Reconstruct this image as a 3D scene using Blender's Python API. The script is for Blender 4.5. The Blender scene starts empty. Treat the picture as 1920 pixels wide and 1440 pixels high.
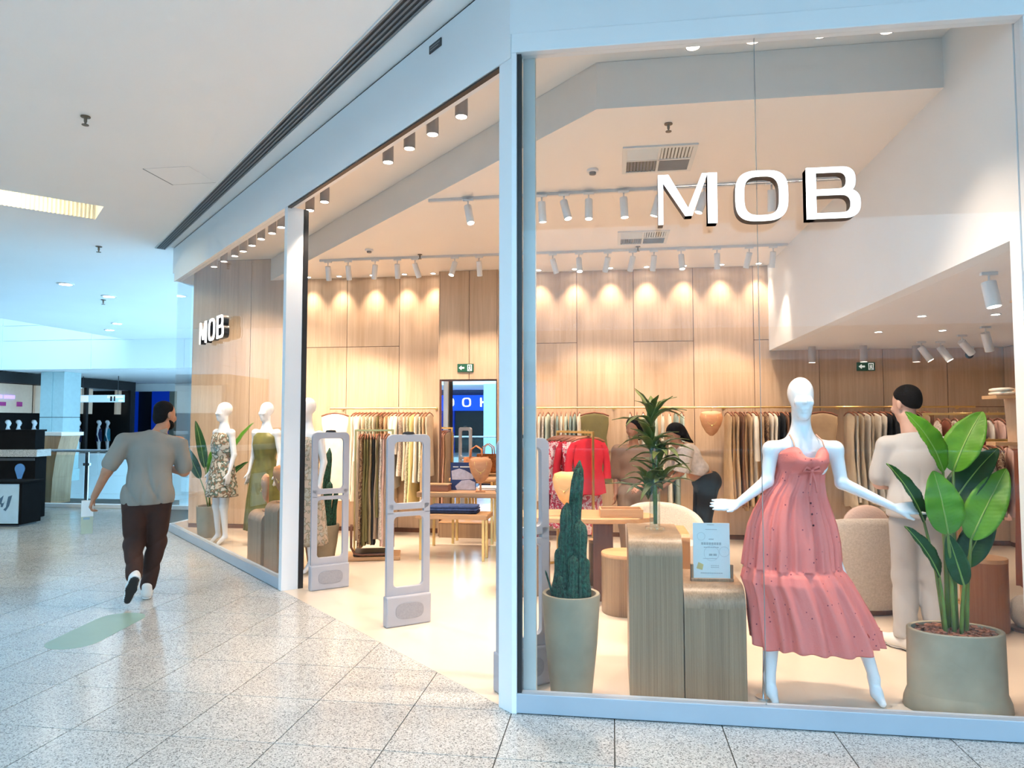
import bpy, math, random
import numpy as np
from mathutils import Vector, Matrix

# ------------------------------------------------------------------ camera
scene = bpy.context.scene
COL = scene.collection
rng = random.Random(7)
R = math.radians

cam_d = bpy.data.cameras.new('camera')
cam_d.sensor_width = 36.0
cam_d.lens = 1316.4 * 36.0 / 1920.0
cam_d.clip_end = 200
cam = bpy.data.objects.new('camera', cam_d)
cam.location = (0, 0, 1.6)
cam.rotation_euler = (R(90 + 3.10), 0, R(8.11))
COL.objects.link(cam)
scene.camera = cam

# ------------------------------------------------------------------ daylight and exposure
world = bpy.data.worlds.new('sky')
scene.world = world
world.use_nodes = True
bg = world.node_tree.nodes['Background']
bg.inputs[0].default_value = (0.38, 0.72, 1.0, 1)
bg.inputs[1].default_value = 2.9

scene.view_settings.view_transform = 'Standard'
scene.view_settings.look = 'None'
scene.view_settings.gamma = 1.0
scene.view_settings.use_curve_mapping = False
scene.view_settings.exposure = 0.8
scene.cycles.max_bounces = 6
scene.cycles.diffuse_bounces = 3
scene.cycles.glossy_bounces = 3
scene.cycles.transmission_bounces = 6
scene.cycles.transparent_max_bounces = 24
scene.cycles.sample_clamp_indirect = 6.0
scene.cycles.caustics_reflective = False
scene.cycles.caustics_refractive = False
scene.cycles.use_denoising = True
scene.cycles.use_adaptive_sampling = True
scene.cycles.adaptive_threshold = 0.12
scene.cycles.adaptive_min_samples = 16

WARM = (1.0, 0.785, 0.60)

# ------------------------------------------------------------------ mesh helpers
class MB:
    """collects faces for one mesh"""
    def __init__(self):
        self.v = []; self.f = []
    def add(self, vs, fs):
        o = len(self.v)
        self.v += [tuple(float(c) for c in p) for p in vs]
        self.f += [tuple(i + o for i in f) for f in fs]
        return self
    def box(self, x0, x1, y0, y1, z0, z1):
        vs = [(x0,y0,z0),(x1,y0,z0),(x1,y1,z0),(x0,y1,z0),(x0,y0,z1),(x1,y0,z1),(x1,y1,z1),(x0,y1,z1)]
        return self.add(vs, [(0,3,2,1),(4,5,6,7),(0,1,5,4),(1,2,6,5),(2,3,7,6),(3,0,4,7)])
    def prism(self, poly, z0, z1):
        a = sum(p[0]*q[1]-q[0]*p[1] for p, q in zip(poly, poly[1:]+poly[:1]))
        if a < 0: poly = poly[::-1]
        n = len(poly)
        vs = [(p[0],p[1],z0) for p in poly] + [(p[0],p[1],z1) for p in poly]
        fs = [tuple(range(n))[::-1], tuple(range(n, 2*n))]
        fs += [(i,(i+1)%n,n+(i+1)%n,n+i) for i in range(n)]
        return self.add(vs, fs)
    def plate(self, poly, y0, y1):
        """polygon in x,z extruded along y"""
        t = MB().prism([(p[0], -p[1]) for p in poly], y0, y1)
        return self.add([(x, z, -y) for x, y, z in t.v], t.f)
    def sideplate(self, poly, x0, x1):
        """polygon in y,z extruded along x"""
        t = MB().prism(poly, x0, x1)
        return self.add([(z, x, y) for x, y, z in t.v], t.f)
    def ring(self, outer, inner, y0, y1):
        """closed ring between two loops in x,z extruded along y"""
        n = len(outer)
        vs = []
        for y in (y0, y1):
            vs += [(p[0], y, p[1]) for p in outer]
            vs += [(p[0], y, p[1]) for p in inner]
        fs = []
        for i in range(n):
            j = (i+1) % n
            fs.append((i, j, n+j, n+i))
            fs.append((2*n+j, 2*n+i, 3*n+i, 3*n+j))
            fs.append((j, i, 2*n+i, 2*n+j))
            fs.append((n+i, n+j, 3*n+j, 3*n+i))
        return self.add(vs, fs)
    def loft(self, rings, cap0=True, cap1=True, closed=True):
        n = len(rings[0]); vs = [p for r in rings for p in r]; fs = []
        for k in range(len(rings)-1):
            for i in range(n if closed else n-1):
                j = (i+1) % n
                fs.append((k*n+i, k*n+j, (k+1)*n+j, (k+1)*n+i))
        if cap0: fs.append(tuple(range(n))[::-1])
        if cap1: fs.append(tuple((len(rings)-1)*n+i for i in range(n)))
        return self.add(vs, fs)
    def tube(self, pts, r, n=8, caps=True):
        pts = [Vector(p) for p in pts]
        if not isinstance(r, (list, tuple)): r = [r]*len(pts)
        rings = []; ref = None
        for i, p in enumerate(pts):
            t = (pts[min(i+1, len(pts)-1)] - pts[max(i-1, 0)]).normalized()
            if ref is None:
                ref = t.orthogonal().normalized()
            else:
                ref = (ref - t*ref.dot(t))
                ref = ref.normalized() if ref.length > 1e-6 else t.orthogonal().normalized()
            b = t.cross(ref)
            rings.append([tuple(p + (ref*math.cos(a) + b*math.sin(a))*r[i]) for a in [2*math.pi*k/n for k in range(n)]])
        return self.loft(rings, caps, caps)
    def lathe(self, prof, n=28, c=(0,0), sx=1.0, sy=1.0, caps=True):
        rings = [[(c[0]+r*sx*math.cos(2*math.pi*k/n), c[1]+r*sy*math.sin(2*math.pi*k/n), z) for k in range(n)] for r, z in prof]
        return self.loft(rings, caps, caps)
    def ball(self, c, r, n=12, m=8):
        rx, ry, rz = r if isinstance(r, (tuple, list)) else (r, r, r)
        rings = []
        for j in range(m+1):
            a = -math.pi/2 + math.pi*j/m
            q = max(math.cos(a), 0.02)
            rings.append([(c[0]+rx*q*math.cos(2*math.pi*k/n), c[1]+ry*q*math.sin(2*math.pi*k/n), c[2]+rz*math.sin(a)) for k in range(n)])
        return self.loft(rings)
    def xf(self, m):
        self.v = [tuple(m @ Vector(p)) for p in self.v]
        return self
    def mesh(self, name, smooth=False, angle=None):
        me = bpy.data.meshes.new(name)
        me.from_pydata(self.v, [], self.f)
        if smooth:
            me.shade_smooth()
            if angle: me.set_sharp_from_angle(angle=R(angle))
        me.update()
        return me

def link(o, parent=None):
    COL.objects.link(o)
    if parent is not None: o.parent = parent
    return o

def obj(name, mb, mat, parent=None, smooth=False, angle=None, bevel=0, loc=None, rz=0):
    me = mb.mesh(name, smooth, angle) if isinstance(mb, MB) else mb
    if mat is not None:
        me.materials.clear(); me.materials.append(mat)
    o = link(bpy.data.objects.new(name, me), parent)
    if bevel:
        b = o.modifiers.new('edge', 'BEVEL'); b.width = bevel; b.segments = 2; b.limit_method = 'ANGLE'
    if loc: o.location = loc
    if rz: o.rotation_euler = (0, 0, rz)
    return o

def thing(name, label, cat, loc=(0,0,0), rz=0.0, group=None):
    o = link(bpy.data.objects.new(name, None))
    o.empty_display_size = 0.1
    o.location = loc; o.rotation_euler = (0, 0, rz)
    return tag(o, label, cat, group)

def tag(o, label, cat, group=None):
    o['label'] = label; o['category'] = cat
    if group: o['group'] = group
    return o

def struct(name, mb, mat, label, cat, bevel=0, smooth=False):
    o = obj(name, mb, mat, bevel=bevel, smooth=smooth)
    o['kind'] = 'structure'
    return tag(o, label, cat)

def dup(root, loc=None, rz=None, label=None, group=None, scale=None):
    r = root.copy(); COL.objects.link(r)
    if loc is not None: r.location = loc
    if rz is not None: r.rotation_euler = (0, 0, rz)
    if scale is not None: r.scale = (scale,)*3
    if label: r['label'] = label
    if group: r['group'] = group
    for ch in list(root.children):
        c = ch.copy(); COL.objects.link(c); c.parent = r
        for g in list(ch.children):
            d = g.copy(); COL.objects.link(d); d.parent = c
    return r

def recolor(o, mat):
    o.material_slots[0].link = 'OBJECT'
    o.material_slots[0].material = mat

# ------------------------------------------------------------------ signed-distance bodies (smooth unions turned into one mesh)
def rc(a, b, ra, rb, k=None): return ('c', np.array(a, float), np.array(b, float), ra, rb, k)
def el(c, r, k=None, m=None): return ('e', np.array(c, float), np.array(r, float), m, k)
def cut(c, r): return ('s', np.array(c, float), np.array(r, float))

def sdf_mesh(name, prims, h=0.012, k=0.03, inflate=0.0, clips=(), disp=None, ds=()):
    lo = np.full(3, 1e9); hi = np.full(3, -1e9)
    for p in prims:
        if p[0] == 'c':
            for q, r in ((p[1], p[3]), (p[2], p[4])):
                lo = np.minimum(lo, q-r); hi = np.maximum(hi, q+r)
        elif p[0] == 'e':
            r = p[2].max() if p[3] is not None else p[2]
            lo = np.minimum(lo, p[1]-r); hi = np.maximum(hi, p[1]+r)
    pad = inflate + 3*h + 0.01
    lo -= pad; hi += pad
    n = np.ceil((hi-lo)/h).astype(int) + 1
    ax = [lo[i] + h*np.arange(n[i]) for i in range(3)]
    D = np.full(n, 0.25, np.float32)
    def window(c0, c1, m):
        s = []
        for i in range(3):
            a = max(0, int((c0[i]-m-lo[i])/h)); b = min(n[i], int((c1[i]+m-lo[i])/h)+2)
            s.append(slice(a, b))
        return tuple(s)
    for p in prims:
        if p[0] == 'c':
            a, b, ra, rb = p[1:5]; kk = p[5] or k
            w = window(np.minimum(a, b)-max(ra, rb), np.maximum(a, b)+max(ra, rb), 0.07+kk)
            X = ax[0][w[0]][:,None,None]; Y = ax[1][w[1]][None,:,None]; Z = ax[2][w[2]][None,None,:]
            d = b-a; L = max(d@d, 1e-9)
            t = np.clip(((X-a[0])*d[0]+(Y-a[1])*d[1]+(Z-a[2])*d[2])/L, 0, 1)
            q = np.sqrt((X-a[0]-t*d[0])**2+(Y-a[1]-t*d[1])**2+(Z-a[2]-t*d[2])**2) - (ra+(rb-ra)*t)
        elif p[0] == 'e':
            c, r, m, kk = p[1:5]; kk = kk or k
            w = window(c-r.max(), c+r.max(), 0.07+kk)
            X = ax[0][w[0]][:,None,None]-c[0]; Y = ax[1][w[1]][None,:,None]-c[1]; Z = ax[2][w[2]][None,None,:]-c[2]
            if m is not None:
                X, Y, Z = (m[0][i]*X+m[1][i]*Y+m[2][i]*Z for i in range(3))
            k0 = np.sqrt((X/r[0])**2+(Y/r[1])**2+(Z/r[2])**2)
            k1 = np.sqrt((X/r[0]**2)**2+(Y/r[1]**2)**2+(Z/r[2]**2)**2)+1e-6
            q = k0*(k0-1)/k1
        else:
            c, r = p[1:3]
            w = window(c-r.max(), c+r.max(), 0.02)
            X = ax[0][w[0]][:,None,None]-c[0]; Y = ax[1][w[1]][None,:,None]-c[1]; Z = ax[2][w[2]][None,None,:]-c[2]
            k0 = np.sqrt((X/r[0])**2+(Y/r[1])**2+(Z/r[2])**2)
            q = -(k0-1)*r.min()
            A = D[w]; hh = np.maximum(0.012-np.abs(A-q), 0)/0.012
            D[w] = np.maximum(A, q)+hh*hh*0.003
            continue
        A = D[w]
        hh = np.maximum(kk-np.abs(A-q), 0)/kk
        D[w] = np.minimum(A, q)-hh*hh*kk*0.25
    D -= inflate
    X, Y, Z = ax[0][:,None,None], ax[1][None,:,None], ax[2][None,None,:]
    if disp is not None: D = D + disp(X, Y, Z)
    for pt, nv in clips:
        nv = np.array(nv, float); nv /= np.linalg.norm(nv)
        D = np.maximum(D, (X-pt[0])*nv[0]+(Y-pt[1])*nv[1]+(Z-pt[2])*nv[2])
    S = D < 0
    sh = tuple(m-1 for m in n)
    cor = [(i,j,l) for i in (0,1) for j in (0,1) for l in (0,1)]
    def sub(A, c): return A[c[0]:c[0]+sh[0], c[1]:c[1]+sh[1], c[2]:c[2]+sh[2]]
    cnt = sum(sub(S, c).astype(np.int8) for c in cor)
    act = np.argwhere((cnt > 0) & (cnt < 8))
    idx = np.full(sh, -1, np.int64)
    idx[act[:,0], act[:,1], act[:,2]] = np.arange(len(act))
    acc = np.zeros((len(act), 3)); num = np.zeros(len(act))
    for c in cor:
        for a in range(3):
            if c[a]: continue
            c2 = list(c); c2[a] = 1
            v0 = D[act[:,0]+c[0], act[:,1]+c[1], act[:,2]+c[2]]; v1 = D[act[:,0]+c2[0], act[:,1]+c2[1], act[:,2]+c2[2]]
            x = (v0 < 0) != (v1 < 0)
            t = np.where(x, v0/np.where(x, v0-v1, 1), 0)
            pos = np.repeat(np.array(c, float)[None], len(act), 0); pos[:,a] += t
            acc[x] += pos[x]; num[x] += 1
    V = lo + h*(act + acc/num[:,None])
    F = []
    for a in range(3):
        b, c = (a+1)%3, (a+2)%3
        s0 = [slice(None)]*3; s1 = [slice(None)]*3
        s0[a] = slice(0, n[a]-1); s1[a] = slice(1, n[a])
        A = S[tuple(s0)]; B = S[tuple(s1)]
        e = np.argwhere(A != B)
        e = e[(e[:,b] > 0) & (e[:,c] > 0) & (e[:,b] < n[b]-1) & (e[:,c] < n[c]-1)]
        ins = A[e[:,0], e[:,1], e[:,2]]
        q = []
        for db, dc in ((1,1),(0,1),(0,0),(1,0)):
            ee = e.copy(); ee[:,b] -= db; ee[:,c] -= dc
            q.append(idx[ee[:,0], ee[:,1], ee[:,2]])
        q = np.stack(q, 1)
        q[~ins] = q[~ins][:, ::-1]
        F.append(q[(q >= 0).all(1)])
    F = np.concatenate(F)
    me = bpy.data.meshes.new(name)
    me.from_pydata(V.tolist(), [], F.tolist())
    me.shade_smooth(); me.update()
    return me

# ------------------------------------------------------------------ materials
def nodes_of(m):
    m.use_nodes = True
    nt = m.node_tree
    return nt, nt.nodes, nt.links, nt.nodes['Principled BSDF']

def mat(name, col, rough=0.5, metal=0.0, spec=0.5, var=0.0, vscale=8.0, bump=0.0, bscale=60.0, emit=None, estr=0.0, sheen=0.0, coat=0.0, stretch=None, sub=0.0):
    m = bpy.data.materials.new(name)
    nt, N, L, b = nodes_of(m)
    b.inputs['Base Color'].default_value = (*col, 1)
    b.inputs['Roughness'].default_value = rough
    b.inputs['Metallic'].default_value = metal
    b.inputs['Specular IOR Level'].default_value = spec
    if sheen: b.inputs['Sheen Weight'].default_value = sheen
    if coat: b.inputs['Coat Weight'].default_value = coat
    if emit:
        b.inputs['Emission Color'].default_value = (*emit, 1); b.inputs['Emission Strength'].default_value = estr
    if var or bump:
        tc = N.new('ShaderNodeTexCoord'); src = tc.outputs['Object']
        if stretch:
            mp = N.new('ShaderNodeMapping'); mp.inputs['Scale'].default_value = stretch
            L.new(src, mp.inputs['Vector']); src = mp.outputs['Vector']
    if var:
        t = N.new('ShaderNodeTexNoise'); t.inputs['Scale'].default_value = vscale; t.inputs['Detail'].default_value = 4
        L.new(src, t.inputs['Vector'])
        r = N.new('ShaderNodeValToRGB')
        r.color_ramp.elements[0].position = 0.3; r.color_ramp.elements[1].position = 0.7
        r.color_ramp.elements[0].color = (*[max(0, c*(1-var)) for c in col], 1)
        r.color_ramp.elements[1].color = (*[min(1, c*(1+var)) for c in col], 1)
        L.new(t.outputs['Fac'], r.inputs['Fac']); L.new(r.outputs['Color'], b.inputs['Base Color'])
    if bump:
        t2 = N.new('ShaderNodeTexNoise'); t2.inputs['Scale'].default_value = bscale; t2.inputs['Detail'].default_value = 3
        L.new(src, t2.inputs['Vector'])
        bp = N.new('ShaderNodeBump'); bp.inputs['Strength'].default_value = bump; bp.inputs['Distance'].default_value = 0.01
        L.new(t2.outputs['Fac'], bp.inputs['Height']); L.new(bp.outputs['Normal'], b.inputs['Normal'])
    return m

def wood(name, c0, c1, rough=0.45, scale=(28, 28, 1.1), bump=0.04):
    m = bpy.data.materials.new(name)
    nt, N, L, b = nodes_of(m)
    tc = N.new('ShaderNodeTexCoord'); oi = N.new('ShaderNodeObjectInfo')
    ad = N.new('ShaderNodeVectorMath'); ad.operation = 'ADD'
    sc = N.new('ShaderNodeVectorMath'); sc.operation = 'SCALE'; sc.inputs[3].default_value = 9.0
    cb = N.new('ShaderNodeCombineXYZ')
    for i in range(3): L.new(oi.outputs['Random'], cb.inputs[i])
    L.new(cb.outputs[0], sc.inputs[0]); L.new(tc.outputs['Object'], ad.inputs[0]); L.new(sc.outputs[0], ad.inputs[1])
    mp = N.new('ShaderNodeMapping'); mp.inputs['Scale'].default_value = scale
    L.new(ad.outputs[0], mp.inputs['Vector'])
    t = N.new('ShaderNodeTexNoise'); t.inputs['Scale'].default_value = 1.0; t.inputs['Detail'].default_value = 6; t.inputs['Roughness'].default_value = 0.6; t.inputs['Distortion'].default_value = 0.4
    L.new(mp.outputs['Vector'], t.inputs['Vector'])
    mp2 = N.new('ShaderNodeMapping'); mp2.inputs['Scale'].default_value = tuple(s*0.14 for s in scale)
    L.new(ad.outputs[0], mp2.inputs['Vector'])
    t2 = N.new('ShaderNodeTexNoise'); t2.inputs['Scale'].default_value = 1.0; t2.inputs['Detail'].default_value = 2
    L.new(mp2.outputs['Vector'], t2.inputs['Vector'])
    mx = N.new('ShaderNodeMath'); mx.operation = 'MULTIPLY_ADD'; mx.inputs[1].default_value = 0.6
    L.new(t.outputs['Fac'], mx.inputs[0])
    ml = N.new('ShaderNodeMath'); ml.operation = 'MULTIPLY'; ml.inputs[1].default_value = 0.4
    L.new(t2.outputs['Fac'], ml.inputs[0]); L.new(ml.outputs[0], mx.inputs[2])
    r = N.new('ShaderNodeValToRGB')
    r.color_ramp.elements[0].position = 0.32; r.color_ramp.elements[1].position = 0.68
    r.color_ramp.elements[0].color = (*c0, 1); r.color_ramp.elements[1].color = (*c1, 1)
    L.new(mx.outputs[0], r.inputs['Fac']); L.new(r.outputs['Color'], b.inputs['Base Color'])
    b.inputs['Roughness'].default_value = rough
    bp = N.new('ShaderNodeBump'); bp.inputs['Strength'].default_value = bump; bp.inputs['Distance'].default_value = 0.01
    L.new(t.outputs['Fac'], bp.inputs['Height']); L.new(bp.outputs['Normal'], b.inputs['Normal'])
    return m

def granite(name):
    m = bpy.data.materials.new(name)
    nt, N, L, b = nodes_of(m)
    g = N.new('ShaderNodeNewGeometry'); oi = N.new('ShaderNodeObjectInfo')
    def noise(s, d):
        t = N.new('ShaderNodeTexNoise'); t.inputs['Scale'].default_value = s; t.inputs['Detail'].default_value = d
        L.new(g.outputs['Position'], t.inputs['Vector']); return t
    def cells(sc):
        v = N.new('ShaderNodeTexVoronoi'); v.inputs['Scale'].default_value = sc; L.new(g.outputs['Position'], v.inputs['Vector'])
        sx = N.new('ShaderNodeSeparateColor'); L.new(v.outputs['Color'], sx.inputs[0]); return sx.outputs[0]
    r = N.new('ShaderNodeValToRGB'); cr = r.color_ramp; cr.interpolation = 'CONSTANT'
    cr.elements[0].position = 0.0; cr.elements[0].color = (0.19, 0.188, 0.18, 1)
    cr.elements[1].position = 0.12; cr.elements[1].color = (0.37, 0.365, 0.35, 1)
    for p_, c_ in ((0.32, (0.50, 0.492, 0.47)), (0.62, (0.56, 0.55, 0.525)), (0.86, (0.66, 0.65, 0.625))):
        e = cr.elements.new(p_); e.color = (*c_, 1)
    L.new(cells(170), r.inputs['Fac'])
    t2 = noise(2.2, 3)
    mr = N.new('ShaderNodeMapRange'); mr.inputs[3].default_value = 0.86; mr.inputs[4].default_value = 1.10
    L.new(t2.outputs['Fac'], mr.inputs[0])
    mr2 = N.new('ShaderNodeMapRange'); mr2.inputs[3].default_value = 0.95; mr2.inputs[4].default_value = 1.05
    L.new(oi.outputs['Random'], mr2.inputs[0])
    mu = N.new('ShaderNodeMath'); mu.operation = 'MULTIPLY'
    L.new(mr.outputs[0], mu.inputs[0]); L.new(mr2.outputs[0], mu.inputs[1])
    hs = N.new('ShaderNodeHueSaturation'); L.new(mu.outputs[0], hs.inputs['Value']); L.new(r.outputs['Color'], hs.inputs['Color'])
    L.new(hs.outputs[0], b.inputs['Base Color'])
    b.inputs['Roughness'].default_value = 0.17
    return m

def glass(name, tint=(1,1,1), refl=1.0):
    m = bpy.data.materials.new(name); m.use_nodes = True
    nt = m.node_tree; N, L = nt.nodes, nt.links; N.clear()
    o = N.new('ShaderNodeOutputMaterial'); mx = N.new('ShaderNodeMixShader')
    t = N.new('ShaderNodeBsdfTransparent'); t.inputs[0].default_value = (*tint, 1)
    g = N.new('ShaderNodeBsdfGlossy'); g.inputs['Roughness'].default_value = 0.0
    f = N.new('ShaderNodeFresnel')
    ge = N.new('ShaderNodeNewGeometry'); io = N.new('ShaderNodeMapRange')      # a thin pane: the same reflectance from both of its faces
    io.inputs[3].default_value = 1.45; io.inputs[4].default_value = 1/1.45
    L.new(ge.outputs['Backfacing'], io.inputs[0]); L.new(io.outputs[0], f.inputs[0])
    ml = N.new('ShaderNodeMath'); ml.operation = 'MULTIPLY'; ml.inputs[1].default_value = refl
    L.new(f.outputs[0], ml.inputs[0]); L.new(ml.outputs[0], mx.inputs[0])
    L.new(t.outputs[0], mx.inputs[1]); L.new(g.outputs[0], mx.inputs[2]); L.new(mx.outputs[0], o.inputs[0])
    return m

def printed(name, base, cols, scale=14, rough=0.8):
    """fabric with a blotchy flat print"""
    m = bpy.data.materials.new(name)
    nt, N, L, b = nodes_of(m)
    tc = N.new('ShaderNodeTexCoord')
    t = N.new('ShaderNodeTexNoise'); t.inputs['Scale'].default_value = scale; t.inputs['Detail'].default_value = 2
    L.new(tc.outputs['Object'], t.inputs['Vector'])
    r = N.new('ShaderNodeValToRGB'); r.color_ramp.interpolation = 'CONSTANT'
    r.color_ramp.elements[0].color = (*base, 1); r.color_ramp.elements[0].position = 0
    r.color_ramp.elements[1].color = (*cols[0], 1); r.color_ramp.elements[1].position = 0.45
    for i, c in enumerate(cols[1:]):
        e = r.color_ramp.elements.new(0.53+0.07*i); e.color = (*c, 1)
    L.new(t.outputs['Fac'], r.inputs['Fac']); L.new(r.outputs['Color'], b.inputs['Base Color'])
    b.inputs['Roughness'].default_value = rough
    return m

def dotted(name, col, dot, scale=22):
    m = bpy.data.materials.new(name)
    nt, N, L, b = nodes_of(m)
    tc = N.new('ShaderNodeTexCoord')
    v = N.new('ShaderNodeTexVoronoi'); v.inputs['Scale'].default_value = scale
    L.new(tc.outputs['Object'], v.inputs['Vector'])
    r = N.new('ShaderNodeValToRGB')
    r.color_ramp.elements[0].position = 0.09; r.color_ramp.elements[0].color = (*dot, 1)
    r.color_ramp.elements[1].position = 0.13; r.color_ramp.elements[1].color = (*col, 1)
    L.new(v.outputs['Distance'], r.inputs['Fac']); L.new(r.outputs['Color'], b.inputs['Base Color'])
    t2 = N.new('ShaderNodeTexNoise'); t2.inputs['Scale'].default_value = 160
    L.new(tc.outputs['Object'], t2.inputs['Vector'])
    bp = N.new('ShaderNodeBump'); bp.inputs['Strength'].default_value = 0.25; bp.inputs['Distance'].default_value = 0.004
    L.new(t2.outputs['Fac'], bp.inputs['Height']); L.new(bp.outputs['Normal'], b.inputs['Normal'])
    b.inputs['Roughness'].default_value = 0.75
    return m

m_white   = mat('white_paint', (0.86, 0.86, 0.85), 0.55, var=0.02, vscale=1.5)
m_frame   = mat('white_coated_metal', (0.84, 0.86, 0.88), 0.32, bump=0.01, bscale=4)
m_ceil    = mat('mall_ceiling_paint', (0.93, 0.93, 0.93), 0.6, var=0.02, vscale=0.6)
m_shopceil= mat('shop_ceiling_paint', (0.88, 0.84, 0.80), 0.4, var=0.01, vscale=1)
m_black   = mat('black_gasket', (0.012, 0.012, 0.014), 0.4, var=0.1, vscale=20)
m_dark    = mat('dark_metal', (0.03, 0.03, 0.035), 0.45, var=0.1, vscale=20)
m_slot    = mat('grey_slot_metal', (0.20, 0.20, 0.21), 0.4, var=0.05)
m_gran    = granite('speckled_granite')
m_grout   = mat('grout', (0.07, 0.068, 0.062), 0.9, var=0.1, vscale=30)
m_shopfl  = mat('shop_floor_porcelain', (0.70, 0.60, 0.49), 0.16, var=0.04, vscale=1.6)
m_wall    = wood('light_oak_panel', (0.50, 0.33, 0.20), (0.68, 0.49, 0.33), 0.5)
m_oak     = wood('oak_veneer', (0.19, 0.115, 0.062), (0.38, 0.25, 0.15), 0.4, scale=(120, 120, 1.0))
m_oaktop  = wood('oak_top', (0.44, 0.24, 0.11), (0.60, 0.36, 0.19), 0.35, scale=(2, 40, 40))
m_darkwood= wood('dark_walnut', (0.10, 0.035, 0.02), (0.20, 0.08, 0.04), 0.4, scale=(40, 40, 1.5))
m_brass   = mat('brushed_brass', (0.78, 0.55, 0.22), 0.28, metal=1.0, bump=0.02, bscale=90)
m_chrome  = mat('brushed_steel', (0.55, 0.57, 0.6), 0.25, metal=1.0, bump=0.01, bscale=50)
m_glass   = glass('clear_glass', (0.985, 0.99, 0.99), 0.55)
m_railgl  = glass('balustrade_glass', (0.93, 0.98, 0.98))
m_vasegl  = glass('vase_glass', (0.93, 0.97, 0.96), 1.5)
m_mirror  = mat('mirror_silver', (0.93, 0.94, 0.94), 0.01, metal=1.0, var=0.005, vscale=2)
m_lens    = mat('lamp_lens', (1, 0.95, 0.88), 0.4, emit=(1.0, 0.92, 0.80), estr=24, var=0.01)
m_lampw   = mat('lamp_white_metal', (0.80, 0.80, 0.80), 0.4, var=0.02)
m_lampbz  = mat('lamp_taupe_metal', (0.45, 0.39, 0.36), 0.4, var=0.02)
m_mann    = mat('mannequin_gloss_white', (0.86, 0.87, 0.89), 0.22, var=0.01, coat=0.3)
m_pot     = mat('sage_concrete', (0.30, 0.255, 0.178), 0.75, var=0.16, vscale=5, bump=0.05, bscale=40)
m_soil    = mat('bark_chips', (0.24, 0.085, 0.045), 0.9, var=0.5, vscale=40, bump=0.8, bscale=60)
m_gate    = mat('gate_grey_plastic', (0.40, 0.40, 0.44), 0.4, var=0.02, vscale=5)
m_gatepad = mat('gate_pad_grey', (0.30, 0.30, 0.33), 0.6, var=0.08, vscale=90)
m_skin    = mat('tan_skin', (0.45, 0.21, 0.12), 0.5, var=0.08, vscale=20)
m_skinp   = mat('fair_skin', (0.66, 0.40, 0.30), 0.5, var=0.06, vscale=20)
m_hair    = mat('black_hair', (0.008, 0.007, 0.007), 0.75, spec=0.15, bump=0.5, bscale=180, var=0.3, vscale=60)
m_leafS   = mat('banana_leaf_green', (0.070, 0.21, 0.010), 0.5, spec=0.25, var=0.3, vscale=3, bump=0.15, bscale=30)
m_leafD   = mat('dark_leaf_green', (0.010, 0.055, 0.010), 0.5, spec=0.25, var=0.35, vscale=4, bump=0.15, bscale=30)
m_leafP   = mat('olive_palm_green', (0.10, 0.125, 0.022), 0.5, var=0.4, vscale=10)
m_cactus  = mat('cactus_green', (0.014, 0.075, 0.045), 0.65, var=0.75, vscale=55, bump=1.0, bscale=130)
m_paperw  = mat('white_card', (0.82, 0.82, 0.80), 0.7, var=0.02)
m_boucle  = mat('cream_boucle', (0.66, 0.57, 0.47), 0.95, var=0.12, vscale=90, bump=0.7, bscale=150, sheen=0.3)
m_linen   = mat('beige_linen', (0.46, 0.40, 0.34), 0.95, var=0.12, vscale=70, bump=0.5, bscale=160, sheen=0.2)
# ------------------------------------------------------------------ plan of the place
CX0, YF = -0.557, 3.911                     # corner of the shop front
SA = R(46.08)
DS = Vector((-math.sin(SA), math.cos(SA), 0))   # along the angled front, away from the corner
NS = Vector((math.cos(SA), math.sin(SA), 0))    # into the shop
SIDE = Matrix.Translation((CX0, YF, 0)) @ Matrix.Rotation(SA - math.pi/2, 4, 'Z')   # local x = -s, local y = into the shop
YB = 10.0                                   # back wall
ZC, ZS, ZM, ZL = 3.76, 4.09, 4.24, 2.58     # shop ceiling, window-strip ceiling, mall ceiling, low ceiling
def sp(s, t, z=0.0): return SIDE @ Vector((-s, t, z))

def clip(poly, a, b, c):
    """keep the part of a convex polygon where a*x+b*y+c <= 0"""
    out = []
    for p, q in zip(poly, poly[1:]+poly[:1]):
        dp = a*p[0]+b*p[1]+c; dq = a*q[0]+b*q[1]+c
        if dp <= 0: out.append(p)
        if (dp < 0 < dq) or (dq < 0 < dp):
            t = dp/(dp-dq); out.append((p[0]+t*(q[0]-p[0]), p[1]+t*(q[1]-p[1])))
    return out if len(out) >= 3 and abs(area(out)) > 1e-4 else []
def area(p): return 0.5*sum(a[0]*b[1]-b[0]*a[1] for a, b in zip(p, p[1:]+p[:1]))
nc = -(NS.x*CX0 + NS.y*YF)
def outside(poly):
    """parts of a floor polygon that lie outside the shop"""
    a = clip(poly, NS.x, NS.y, nc - 0.02)
    rest = clip(poly, -NS.x, -NS.y, -(nc - 0.02))
    b = clip(rest, 0, 1, -(YF + 0.02)) if rest else []
    return [p for p in (a, b) if p]

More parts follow.
